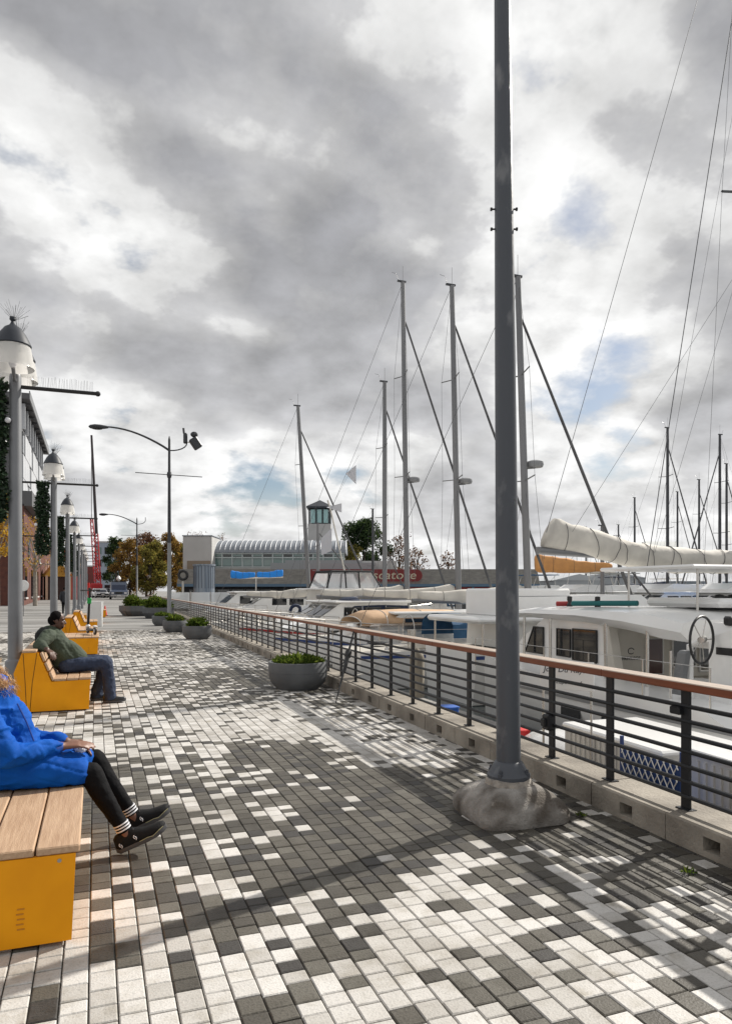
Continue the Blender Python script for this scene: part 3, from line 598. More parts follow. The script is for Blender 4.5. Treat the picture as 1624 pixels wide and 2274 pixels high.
for q, k, w, el in ((-1, kN, wN, Vector((-.455, YA - .25, .665))), (1, kF, wF, Vector((-.45, YA + .23, .68)))):
    cap(ct, (-.53, YA + q * .10, .555), .115, (k.x - .09, k.y, k.z + .005), .088); cap(ct, (-.50, YA + q * .02, .565), .10, (k.x - .11, YA + q * .04, .545), .075)
    chain(ct, ((-.61, YA + q * .20, .955), .088), (tuple(el), .072), (tuple(w.lerp(el, .12)), .048))
chain(ct, ((-.66, YA - .06, 1.02), .10), ((-.66, YA + .06, 1.02), .10)); cap(ct, (-.60, YA, .50), .10, (-.22, YA, .535), .085)
def coat_fine(me):
    for v in me.vertices:
        c_ = v.co
        if c_.z < .452: c_.z = .452 - (.452 - c_.z) * .08
        up_ = 1 if c_.z > .62 else .45
        r1 = 1 - abs(mnoise.noise(Vector((c_.x * 5 + c_.z * 9, c_.y * 4, c_.z * 11 - c_.x * 7)))) * 2.2; r2 = 1 - abs(mnoise.noise(Vector((c_.x * 22, c_.y * 9 + 3, c_.z * 16)))) * 2.2
        d = (.016 * max(r1, 0) ** 1.5 + .004 * max(r2, 0) ** 2 - .008) * up_ - .006 * (1 - abs(math.sin((c_.z * .93 + c_.x * .35) * 34))) ** 6
        n_ = v.normal; c_ += n_ * (d + .005 * mnoise.noise(c_ * 11) + .0015 * mnoise.noise(Vector((c_.x * 40, c_.y * 14, c_.z * 40))))
co = remeshed('coat', ct, .0095, M_coat, A, 3, fine=coat_fine)
MB().tube([(-.42, YA - .09, .93), (-.37, YA - .10, .82), (-.33, YA - .115, .71), (-.25, YA - .12, .64)], .005, 6).build('zip', M_quilt, co)
for w in (wN, wF): 
    el = Vector((-.455, YA - .25, .665)) if w is wN else Vector((-.45, YA + .23, .68)); q = w.lerp(el, .10); cap(MB(), q, .04, w, .04); mm = MB(); cap(mm, tuple(w.lerp(el, .16)), .045, tuple(w.lerp(el, .07)), .038); remeshed('cuff', mm, .008, M_quilt, co, 2)
fm = MB()
for k in range(9000):
    a = random.uniform(0, 6.283); rr = .135 + random.gauss(0, .016); q = Vector((HX + .085 - .115 * math.cos(a), YA + rr * .95 * math.sin(a), HZ - .045 + rr * 1.05 * math.cos(a))) + Vector((random.gauss(0, .016),) * 1 + (random.gauss(0, .012), random.gauss(0, .012)))
    ou = Vector((.35, math.sin(a), math.cos(a))) + Vector((random.gauss(0, .4), random.gauss(0, .4), random.gauss(-.15, .4))); ou = ou.normalized() * random.uniform(.018, .048); s2 = ou.cross(Vector((random.gauss(0, 1), random.gauss(0, 1), random.gauss(0, 1)))).normalized() * .0014
    fm.cur = random.choices((0, 1, 2), (4, 3, 3))[0]; fm.add([q - s2, q + s2, q + ou], [(0, 1, 2)])
fm.build('fur_trim', M_fur, co, fix=False)
hd = MB(); hd.ball((HX - .05, YA, HZ - .03), (.12, .145, .165), 16, 12); remeshed('hood', hd, .014, M_coat, co, 2, .01, 12)
lg = MB()
for q, k, a in ((-1, kN, aN), (1, kF, aF)):
    m_ = k.lerp(a, .33) + Vector((-.022, 0, 0)); chain(lg, ((-.45, YA + q * .09, .535), .095), (tuple(k - Vector((.02, 0, .005))), .068), (tuple(m_), .060), (tuple(k.lerp(a, .9)), .041))
lgo = remeshed('leggings', lg, .008, M_leg, A, 3, .003, 25)
for k, a in ((kN, aN), (kF, aF)):
    d = (a - k).normalized()
    for f in (.83, .872, .914): 
        p = k.lerp(a, f); MB().tube([p - d * .0036, p + d * .0036], [.0465, .046], 20).build('cuff_stripe', M_cuffw, lgo, smooth=True)
def shoe(heel, dr, upv, parent, marks=True, mu=M_shoe, L_=.285):
    hl, d, u = Vector(heel), Vector(dr).normalized(), Vector(upv).normalized(); r = d.cross(u).normalized(); u = r.cross(d)
    P = lambda a, b, c_: hl + d * a * L_ + r * b + u * c_
    sec = []; so = []
    for a, wd, h, lift in ((0, .020, .055, .012), (.06, .036, .085, .0), (.2, .040, .095, 0), (.32, .041, .098, 0), (.45, .044, .083, 0), (.6, .049, .062, 0), (.78, .050, .048, .004), (.92, .040, .038, .012), (1.0, .016, .024, .020)):
        ring = []; rs = []
        for k in range(12):
            t = 2 * math.pi * k / 12; x_ = math.cos(t); z_ = math.sin(t); ring.append(P(a, wd * .94 * math.copysign(abs(x_) ** .8, x_), .026 + lift + (h - .0) * (max(z_, 0) if z_ > 0 else z_ * .1)))
            rs.append(P(a * 1.03 - .015, wd * 1.06 * math.copysign(abs(x_) ** .6, x_), lift * 1.1 + .017 + .017 * math.copysign(abs(z_) ** .5, z_)))
        sec.append(ring); so.append(rs)
    sh = MB().loft(sec).build('shoe', mu, parent, smooth='full'); MB().loft(so).build('sole', M_sole, sh, smooth=True)
    if marks:
        for (aa, hh) in ((.40, .062), (.10, .05)):
            for q in (1,):
                for sg in (-1, 1):
                    pts = [P(aa + sg * (.012 + .036 * math.cos(t)), q * (.0455 if aa > .3 else .0385) - .004 + .003, hh + sg * .004 + .012 * math.sin(t)) for t in [math.pi * .62 + math.pi * .76 * j / 5 for j in range(6)]]
                    MB().tube(pts, .0024, 5).build('shoe_mark', M_cuffw, sh)
        MB().tube([P(.45, .0495, .030), P(.62, .0535, .034), P(.72, .0545, .028), P(.86, .050, .044), P(.96, .036, .050)], .0022, 5).build('trim_line', mat('shoe_trim', (.35, .33, .18), .5), sh)
        for j in range(4): MB().tube([P(.40 + .05 * j, -.022, .106 - .012 * j), P(.42 + .05 * j, .022, .104 - .012 * j)], .004, 5).build('lace', M_sole, sh)
    return sh
shoe((.13, YA - .13, .012), (1, -.02, .38), (-.38, 0, 1), A, L_=.30); shoe((.175, YA + .09, .05), (1, .04, .36), (-.36, 0, 1), A, L_=.30)
pp = MB(); pp.ball((-.085, YA + .0, .625), (.035, .03, .022), 10, 8); tis = remeshed('tissue', pp, .006, M_paper, None, 1, .012, 45); tag(tis, 'crumpled white tissue held in the hands of the person in blue', 'tissue')

# --- man in the green hoodie on the second bench
YB = 10.95
B = thing('person', 'man in dark green hoodie and blue jeans slouching on the second bench', 'person', (0, 0, 0))
body = MB(); Ph, Mh = head_geo(body, (-.495, YB - .02, 1.155), (1, .05, -.10), 1.03)
chain(body, ((-.58, YB, .97), .085), ((-.555, YB, 1.03), .062), ((-.53, YB, 1.09), .06)); chain(body, ((-.57, YB, .90), .13), ((-.47, YB, .70), .15), ((-.38, YB, .55), .15))
hipN, hipF = Vector((-.36, YB - .10, .535)), Vector((-.36, YB + .10, .535)); kN, kF = Vector((.16, YB - .13, .565)), Vector((.15, YB + .13, .57)); aN, aF = Vector((.19, YB - .17, .10)), Vector((.02, YB + .12, .11))
for h_, k, a in ((hipN, kN, aN), (hipF, kF, aF)): chain(body, (tuple(h_), .08), (tuple(k), .045), (tuple(a), .036))
elN, elF = Vector((-.70, YB - .36, .84)), Vector((-.62, YB + .34, .86)); wN, wF = Vector((-.60, YB - .55, .80)), Vector((-.58, YB + .60, .83))
chain(body, ((-.60, YB - .19, .96), .06), (tuple(elN), .048), (tuple(wN), .032)); chain(body, ((-.60, YB + .19, .96), .06), (tuple(elF), .048), (tuple(wF), .032))
hand(body, wN, (.62, -.65, -.45), (.4, -.2, .9), (-.75, -.6, 0), .55, s=1.08); hand(body, wF, (.2, 1, -.15), (0, 0, 1), (1, 0, 0), .5, s=1.05)
remeshed('body', body, .0066, M_skinB, B, 3); face_parts(Ph, B, 1.03)
hm = MB().ball(Ph(0, -.022, .055), (.082, .098, .080), 18, 12).ball(Ph(0, -.055, .0), (.072, .06, .075), 14, 10)
for q in (-1, 1): cap(hm, Ph(q * .070, .012, .035), .012, Ph(q * .072, .002, -.012), .008)
remeshed('hair', hm, .008, M_hair, B, 2, .003, 90)
cap(MB(), (0, 0, 0), .1, (1, 0, 0), .1)
bd = MB(); cap(bd, Ph(-.035, .072, -.085), .012, Ph(.035, .072, -.085), .012); cap(bd, Ph(0, .082, -.048), .006, Ph(.001, .083, -.048), .006); remeshed('beard', bd, .006, M_hair, B, 1)
ho = MB(); chain(ho, ((-.575, YB, .93), .165), ((-.47, YB, .74), .19), ((-.36, YB, .60), .185)); cap(ho, (-.37, YB, .74), .15, (-.25, YB, .62), .15); chain(ho, ((-.60, YB - .15, .965), .09), ((-.60, YB + .15, .965), .09)); cap(ho, (-.42, YB, .60), .15, (-.38, YB, .535), .13)
for q, el, w in ((-1, elN, wN), (1, elF, wF)): chain(ho, ((-.605, YB + q * .19, .955), .095), (tuple(el), .078), (tuple(w.lerp(el, .22)), .052))
def hood_fine(me):
    for v in me.vertices:
        c_ = v.co; v.co = c_ + v.normal * (.012 * mnoise.noise(Vector((c_.x * 9, c_.y * 6, c_.z * 9))) + .010 * abs(mnoise.noise(Vector((c_.x * 16 + c_.z * 10, c_.y * 5, c_.z * 16)))) + .004 * mnoise.noise(c_ * 40))
        if v.co.z < .452: v.co.z = .452
hoo = remeshed('hoodie', ho, .011, M_hood, B, 3, fine=hood_fine)
hk = MB(); chain(hk, ((-.60, YB - .11, .985), .07), ((-.68, YB, .985), .082), ((-.60, YB + .11, .985), .07)); chain(hk, ((-.62, YB - .10, 1.02), .05), ((-.55, YB - .085, .99), .035), ((-.47, YB - .03, .955), .025)); cap(hk, (-.72, YB - .02, .95), .07, (-.73, YB, .88), .05); remeshed('hood', hk, .011, M_hoodk, hoo, 3, .012, 14)
je = MB()
for h_, k, a in ((hipN, kN, aN), (hipF, kF, aF)): chain(je, (tuple(h_), .125), (tuple(k - Vector((.02, 0, .01))), .092), (tuple(k.lerp(a, .55) + Vector((.0, 0, 0))), .082), (tuple(k.lerp(a, 1.02)), .088))
def jean_fine(me):
    for v in me.vertices:
        c_ = v.co; v.co = c_ + v.normal * (.010 * mnoise.noise(Vector((c_.x * 12, c_.y * 8, c_.z * 14))) + .005 * mnoise.noise(c_ * 34))
        if v.co.z < .452 and v.co.x < -.06: v.co.z = .452
        if v.co.z < .045: v.co.z = .045
jeo = remeshed('jeans', je, .011, M_jean, B, 3, fine=jean_fine)
shoe((.10, YB - .17, .003), (1, -.10, 0), (0, 0, 1), B, False, M_black, .30); shoe((-.07, YB + .12, .003), (1, .05, 0), (0, 0, 1), B, False, M_black, .30)

# --- small walker in the distance
def walker(x, y):
    t = thing('person', 'pedestrian in dark jacket and trousers walking away beyond the second lamp post', 'person', (x, y, 0))
    b_ = MB(); P_, m_ = head_geo(b_, (0, 0, 1.62), (-.2, 1, 0)); chain(b_, ((0, 0, 1.40), .08), ((0, .0, 1.52), .055)); chain(b_, ((0, 0, 1.33), .14), ((0, 0, .95), .14))
    for q, s2 in ((-1, .16), (1, -.16)): chain(b_, ((q * .09, 0, .92), .08), ((q * .09, s2 * .9, .5), .055), ((q * .09, s2 * .5, .09), .04)); cap(b_, (q * .09, s2 * .5, .05), .04, (q * .09, s2 * .5 + .15, .04), .03); chain(b_, ((q * .19, 0, 1.38), .05), ((q * .25, -s2 * .5, 1.1), .04), ((q * .22, -s2 * .9 + .1, .86), .03)); hand(b_, (q * .22, -s2 * .9 + .1, .86), (0, .3, -1), (q, 0, 0), (0, 1, 0), .4)
    remeshed('body', b_, .014, M_skinB, t, 2); remeshed('hair', MB().ball((0, -.02, 1.67), (.085, .095, .09), 12, 8), .02, M_hair, t, 1)
    j = MB(); chain(j, ((0, 0, 1.36), .17), ((0, 0, .90), .17)); chain(j, ((-.15, 0, 1.42), .075), ((.15, 0, 1.42), .075))
    for q, s2 in ((-1, .16), (1, -.16)): chain(j, ((q * .19, 0, 1.40), .075), ((q * .26, -s2 * .5, 1.1), .065), ((q * .225, -s2 * .85 + .08, .90), .05))
    remeshed('jacket', j, .02, mat('navy_jacket', (.02, .022, .03), .7), t, 2, .01, 10)
    l_ = MB()
    for q, s2 in ((-1, .16), (1, -.16)): chain(l_, ((q * .09, 0, .90), .11), ((q * .09, s2 * .9, .5), .08), ((q * .09, s2 * .5, .08), .06))
    remeshed('trousers', l_, .02, M_leg, t, 2)
q_ = at(143, 1359, 48); walker(q_.x, q_.y)

# ---------------------------------------------------------------- scooter, tripod, cone
def scooter(x, y, z0, label):
    t = thing('kick_scooter', label, 'scooter', (x, y, z0), R(12)); W_ = mat('scooter_white', (.75, .75, .75), .4); G_ = mat('scooter_green', (.01, .30, .06), .4)
    MB().cbox((0, .0, .12), (.16, .62, .05), .02).build('deck', M_black, t)
    for yy in (-.42, .42): 
        w = MB().lathe([(.06, -.02), (.10, -.025), (.11, 0), (.10, .025), (.06, .02)], n=18).mesh('wheel', M_black, True); o = link('wheel', w, t, (0, yy, .11), (0, R(90), 0)); MB().lathe([(.05, -.026), (.05, .026)], n=12).build('rim', W_, o)
    MB().cbox((0, .40, .2), (.09, .22, .08), .03).build('front_fender', W_, t); MB().cbox((0, -.42, .22), (.09, .2, .05), .02).build('rear_fender', W_, t)
    MB().tube([(0, .40, .2), (0, .18, 1.12)], [.034, .027], 10).build('stem', M_black, t, smooth=True); MB().cbox((.0, .245, .86), (.10, .07, .17), .02, Matrix.Rotation(R(13), 3, 'X')).build('battery_sleeve', G_, t)
    MB().tube([(-.24, .12, 1.13), (0, .18, 1.13), (.24, .12, 1.13)], .016, 8).build('handlebar', M_black, t)
    for q in (-1, 1): MB().tube([(q * .24, .12, 1.13), (q * .15, .142, 1.13)], .022, 8).build('grip', M_black, t)
    MB().cbox((0, .2, 1.17), (.07, .05, .05), .012).build('display', M_black, t)
scooter(-.10, 19.9, .445, 'black and white kick scooter with green sleeve standing on the bench')
tp = thing('folded_tripod', 'black folded tripod leaning against the railing beside the nearest round planter', 'tripod')
f_ = ground(745, 1562); tpt = Vector((kx(9.2) + .13, f_.y + .75, .96)); f_.z = 0.012; d = (tpt - f_)
MB().tube([f_, f_ + d * .25, f_ + d * .45], [.008, .014, .02], 8).build('lower_leg', M_black, tp); MB().tube([f_ + d * .40 + Vector((.012, .01, 0)), f_ + d * .62], [.026, .036], 8).build('upper_leg', M_black, tp); MB().cbox(f_ + d * .66, (.09, .08, .13), .02, d.to_track_quat('Z', 'Y').to_matrix()).build('head_block', M_black, tp); MB().tube([f_ + d * .70, f_ + d * 1.0], [.018, .012], 8).build('handle', M_black, tp)
MB().tube([f_ + d * .48, f_ + d * .52 + Vector((-.05, .03, -.02)), f_ + d * .62], .008, 6).build('strap', M_black, tp)
# ---------------------------------------------------------------- boats
WL = -1.3
M_gel = mat('white_gelcoat', (0.80, 0.80, 0.79), 0.25, col2=(0.73, 0.725, 0.71), vs=1.2, coat=0.3)
M_gel2 = mat('cream_gelcoat', (0.60, 0.575, 0.52), 0.35, col2=(0.53, 0.505, 0.455), vs=2)
M_nav = mat('navy_canvas', (0.012, 0.022, 0.055), 0.8, bump=0.3, bs=12); M_can = {'tan': mat('tan_canvas', (0.55, 0.37, 0.23), 0.85, col2=(0.47, 0.31, 0.19), vs=3, bump=0.3, bs=10), 'blue': mat('blue_canvas', (0.03, 0.10, 0.20), 0.85, col2=(0.02, 0.07, 0.15), vs=3, bump=0.3, bs=10), 'bright': mat('bright_blue_canvas', (0.01, 0.22, 0.70), 0.7, bump=0.3, bs=10), 'white': mat('sail_cloth', (0.66, 0.625, 0.56), 0.8, col2=(0.50, 0.475, 0.43), vs=1.6, bump=0.4, bs=7), 'furl': mat('furled_jib_grey', (.11, .112, .118), .8, col2=(.06, .06, .065), vs=3, stretch=(1, 1, .2)), 'navy': M_nav, 'dark': mat('charcoal_canvas', (0.02, 0.02, 0.022), 0.8), 'teal': mat('teal_canvas', (0.015, 0.13, 0.13), .8), 'grey': mat('grey_canvas', (0.28, 0.29, 0.29), .8, bump=.3, bs=8), 'orange': mat('orange_canvas', (0.62, 0.30, 0.10), .8, col2=(0.52, .25, .09), vs=3, bump=.3, bs=10)}
M_mast = mat('mast_alloy', (0.17, 0.172, 0.178), 0.4, 0.4, col2=(.24, .24, .245), vs=.4, stretch=(1, 1, .3)); M_mastd = mat('mast_dark', (0.06, 0.062, 0.068), 0.4, 0.4); M_wire = mat('rigging_wire', (0.10, 0.10, 0.105), 0.4, 0.6); M_ss = mat('stainless', (0.55, 0.53, 0.50), 0.25, 0.9); M_teak = mat('teak', (0.28, 0.16, 0.08), 0.7)
M_stripeB = mat('stripe_blue', (0.02, 0.05, 0.18), .4); M_stripeR = mat('stripe_red', (0.35, 0.02, 0.02), .4); M_anti = mat('bottom_paint', (0.03, 0.05, 0.09), .7); M_greyh = mat('grey_hull', (0.20, 0.205, 0.21), .4)
HULLM = {'white': M_gel, 'navy': mat('navy_hull', (0.012, 0.02, 0.05), .25, coat=.4), 'grey': M_greyh, 'cream': M_gel2}

def hull_secs(L_, B_, fb, sheer=.25, fine=.0, n=14, stern=.78):
    secs = []
    for i in range(n + 1):
        f = i / n; x = -L_ / 2 + L_ * f
        b_ = B_ / 2 * (stern + (1 - stern) * math.sin(min(f / .45, 1) * math.pi / 2)) if f < .45 else B_ / 2 * max(.015, (1 - ((f - .45) / .55) ** 2.2))
        zd = fb + sheer * max(0, f - .3) ** 1.5 * 1.6; xb = x - (0.10 * L_ * .35 if f > .97 else 0)
        zk = -.45 * (1 - max(0, (f - .7) / .3) ** 2) - .02
        s_ = [(x, b_, zd), (x, b_ * .985, zd * .55), (x, b_ * .90, .02), (x, b_ * .45, zk * .7), (x, 0, zk), (x, -b_ * .45, zk * .7), (x, -b_ * .90, .02), (x, -b_ * .985, zd * .55), (x, -b_, zd)]
        if f > .9: s_ = [(px + (pz / fb - 1) * .35 * (f - .9) / .1, py, pz) for px, py, pz in s_]
        secs.append(s_)
    return secs
def make_hull(t, L_, B_, fb, col='white', stripe=None, sheer=.25, n=14):
    se = hull_secs(L_, B_, fb, sheer, n=n); h = MB().loft(se, closed=False).add(se[0], [list(range(9))]).build('hull', HULLM[col], t, smooth=True)
    dk = MB(); 
    for a, b_ in zip(se, se[1:]): dk.quad((a[0][0], a[0][1] * .97, a[0][2] - .03), (b_[0][0], b_[0][1] * .97, b_[0][2] - .03), (b_[8][0], b_[8][1] * .97, b_[8][2] - .03), (a[8][0], a[8][1] * .97, a[8][2] - .03))
    dk.build('deck', M_gel2 if col != 'cream' else M_gel, t)
    if stripe:
        st = MB()
        for q in (0, 8):
            for a, b_ in zip(se, se[1:]): 
                sg = 1.004; st.quad((a[q][0], a[q][1] * sg, a[q][2] - .10), (b_[q][0], b_[q][1] * sg + (0.002 if q == 0 else -.002), b_[q][2] - .10), (b_[q][0], b_[q][1] * sg, b_[q][2] - .19), (a[q][0], a[q][1] * sg, a[q][2] - .19))
        st.build('stripe', stripe, h)
    return se
def sail_bundle(a, b_, r0, r1, m, t, name='sail_cover', droop=.08, seed=0, ties=True):
    a, b_ = Vector(a), Vector(b_); secs = []; n = 22
    d = (b_ - a).normalized(); sd_ = d.cross(Vector((0, 0, 1))).normalized()
    for i in range(n + 1):
        f = i / n; c = a.lerp(b_, f); r = (r0 + (r1 - r0) * f) * (1 + .12 * mnoise.noise(Vector((f * 6, seed, 0)))); c = c + Vector((0, 0, r * .9 - droop * math.sin(f * math.pi)))
        if i in (0, n): r *= .75
        secs.append([c + sd_ * r * .48 * math.cos(2 * math.pi * k / 12) * (1 + .15 * mnoise.noise(Vector((f * 9, k * .7, seed)))) + Vector((0, 0, r * math.sin(2 * math.pi * k / 12) * (1 + .1 * mnoise.noise(Vector((f * 7, k * .9, seed + 3)))))) for k in range(12)])
    o = MB().loft(secs).build(name, m, t, smooth='full')
    if ties:
        for i in (5, 11, 17):
            ring = [(v - sum((Vector(w) for w in secs[i]), Vector()) / 12) * 1.04 + sum((Vector(w) for w in secs[i]), Vector()) / 12 for v in map(Vector, secs[i])]; MB().tube(ring + [ring[0]], .008, 4, False).build('sail_tie', M_wire, o)
    return o
def sailboat(name, label, mast_xy, L_=11.5, B_=3.5, fb=1.15, H_=15, heading=0.0, hull='white', stripe=None, boom='white', rake=.0, dark=False, radar=None, spread=(.42, .72), jib='furl', dodger=None, wires=True, lean=0.0, boomdetail=True, group='sailboats berthed in the near row'):
    t = thing(name, label, 'sailboat', (mast_xy[0], mast_xy[1], WL), heading, group)
    off = -L_ * .06     # mast is at local origin
    sub = bpy.data.objects.new('x', None)
    se = make_hull(t, L_, B_, fb, hull, stripe)
    for o in t.children:
        for v in o.data.vertices: v.co.x += off
        for c in o.children:
            for v in c.data.vertices: v.co.x += off
    cz = fb + .02
    cab = MB().loft([[(x, w, cz), (x, w * .86, cz + h), (x, -w * .86, cz + h), (x, -w, cz)] for x, w, h in ((-L_ * .20, B_ * .30, .46), (-.3, B_ * .31, .50), (1.5, B_ * .26, .40), (2.6, B_ * .16, .10))]).build('cabin_trunk', M_gel, t)
    for q in (-1, 1):
        for x0, x1 in ((-L_ * .18, -1.0), (-.8, .2), (.5, 1.2)):
            w0 = B_ * .295; MB().box(((x0 + x1) / 2, q * (w0 - .02), cz + .25), (x1 - x0, .10, .17)).build('cabin_window', M_pane, cab)
    mm = M_mastd if dark else M_mast; zb = cz + .48; rk = Vector((-rake, lean, 1)).normalized()
    top = Vector((0, 0, zb)) + rk * (H_ - zb)
    mo = MB().tube([Vector((0, 0, zb - .1)), Vector((0, 0, zb)).lerp(top, .6), top], [.125, .12, .10], 10).build('mast', mm, t, smooth=True)
    MB().box(top + Vector((-.06, 0, .03)), (.42, .09, .07)).tube([top, top + Vector((0, 0, .75))], .008, 4).tube([top + Vector((-.2, 0, .05)), top + Vector((-.35, 0, .35)), top + Vector((-.55, .0, .38))], .008, 4).build('masthead_gear', M_mastd, mo)
    tips = []
    for f in spread:
        p = Vector((0, 0, zb)).lerp(top, f); w = .9 * (1.15 - f * .4)
        MB().tube([p + Vector((-.18, w, .06)), p, p + Vector((-.18, -w, .06))], .022, 6).build('spreader', mm, mo); tips.append((p, w))
    bow = Vector((L_ / 2 + off - .25, 0, fb + .35)); hd_ = Vector((0, 0, zb)).lerp(top, .90)
    MB().tube([bow, bow.lerp(hd_, .05), bow.lerp(hd_, .5), bow.lerp(hd_, .96), hd_], [.03, .065, .055, .042, .02], 8).build('furled_jib', M_can[jib], t, smooth=True)
    if wires:
        MB().tube([top, (-L_ / 2 + off + .1, 0, fb)], .008, 4).build('backstay', M_wire, t)
        for q in (-1, 1):
            pts = [Vector((-.15, q * B_ * .42, fb))] + [p + Vector((-.18, q * w, .06)) for p, w in tips] + [top]
            MB().tube(pts, .007, 4).build('shroud', M_wire, t); MB().tube([Vector((-.35, q * B_ * .42, fb)), tips[0][0]], .006, 4).build('lower_shroud', M_wire, t)
    be = Vector((-L_ * .37, 0, zb + .95)); bo = MB().tube([Vector((-.1, 0, zb + .85)), be], .07, 8).build('boom', mm, t, smooth=True)
    if boom: sail_bundle(Vector((-.25, 0, zb + .90)), be + Vector((.2, 0, .02)), .30, .15, M_can[boom], t, seed=H_)
    if radar: p = Vector((0, 0, zb)).lerp(top, radar); MB().lathe([(.0, 0), (.26, .02), (.30, .10), (.28, .2), (.15, .25), (0, .26)], p + Vector((.42, 0, .05)), 14, False).build('radar_dome', mat('radar_grey', (.25, .255, .265), .4), mo, smooth=True); MB().tube([p, p + Vector((.42, 0, .05))], .03, 6).build('radar_bracket', mm, mo)
    rl = MB(); 
    for q in (0, 8):
        ps = [Vector((s_[q][0] + off, s_[q][1] * .96, s_[q][2])) for s_ in se[::2]]
        for p in ps: rl.tube([p, p + Vector((0, 0, .62))], .012, 4)
        for h in (.34, .62): rl.tube([p + Vector((0, 0, h)) for p in ps], .005, 3)
    rl.build('lifelines', M_ss, t)
    if dodger:
        d = M_can[dodger]; secs = []
        for x, h, w in ((-L_ * .20 + .4, .05, B_ * .33), (-L_ * .20 + .1, .55, B_ * .34), (-L_ * .20 - .3, .72, B_ * .34), (-L_ * .20 - 1.1, .74, B_ * .34)): secs.append([(x, math.cos(a) * w, cz + .30 + h * (max(math.sin(a), 0) ** .5)) for a in [math.pi * k / 10 for k in range(11)]])
        MB().loft(secs, closed=False).build('dodger', d, t, smooth=True)
    wh = MB(); c = Vector((-L_ * .38, 0, fb + .55))
    wh.tube([c + Vector((0, .45 * math.cos(2 * math.pi * k / 20), .45 * math.sin(2 * math.pi * k / 20))) for k in range(21)], .016, 5, False).box(c - Vector((-.1, 0, .4)), (.18, .25, .8)); wh.build('steering_wheel', M_ss, t)
    return t
S3 = sailboat('sailboat', 'white sailboat with tall mast right of the grey pole, blue cockpit canvas', (13.5, 20.7), 11.5, 3.4, 1.1, 13.3, dodger='blue', radar=.455, rake=.03, lean=.012, hull='white', stripe=M_stripeB)
S2 = sailboat('sailboat', 'white sailboat with tall mast just left of the grey pole and radar dome', (14.1, 26.8), 12, 3.5, 1.15, 15.45, boom='white', radar=.405, rake=.024, lean=.0)
S1 = sailboat('sailboat', 'white sailboat with the tallest-looking mast of the pair left of centre right', (13.7, 31.2), 12, 3.5, 1.15, 17.3, radar=.40, rake=.015, stripe=M_stripeB)
S4 = sailboat('sailboat', 'white sailboat whose shorter mast stands left of the tall pair', (14.2, 35.3), 10, 3.2, 1.05, 13.8, rake=.0, boom='navy')
S5 = sailboat('sailboat', 'white sailboat with raked mast in front of the lighthouse tower', (12.2, 42.4), 11, 3.3, 1.05, 14.0, rake=.062, dark=False, boom='white')
S8 = sailboat('sailboat', 'sailboat with bright blue sail covers in front of the vaulted hall', (16.0, 53.5), 12, 3.6, 1.2, 8.0, boom=None, wires=False, hull='grey')
sail_bundle(at(512, 1283, 54.5) - S8.location, at(566, 1281, 54.5) - S8.location, .30, .20, M_can['bright'], S8, seed=2); sail_bundle(at(570, 1281, 54.5) - S8.location, at(628, 1279, 54.5) - S8.location, .20, .28, M_can['bright'], S8, seed=5)
MB().tube([at(512, 1284, 54.5) - S8.location, at(628, 1281, 54.5) - S8.location], .06, 6).tube([at(568, 1283, 54.5) - S8.location, at(568, 1340, 54.5) - S8.location], .05, 6).build('boom_gallows', M_ss, S8)

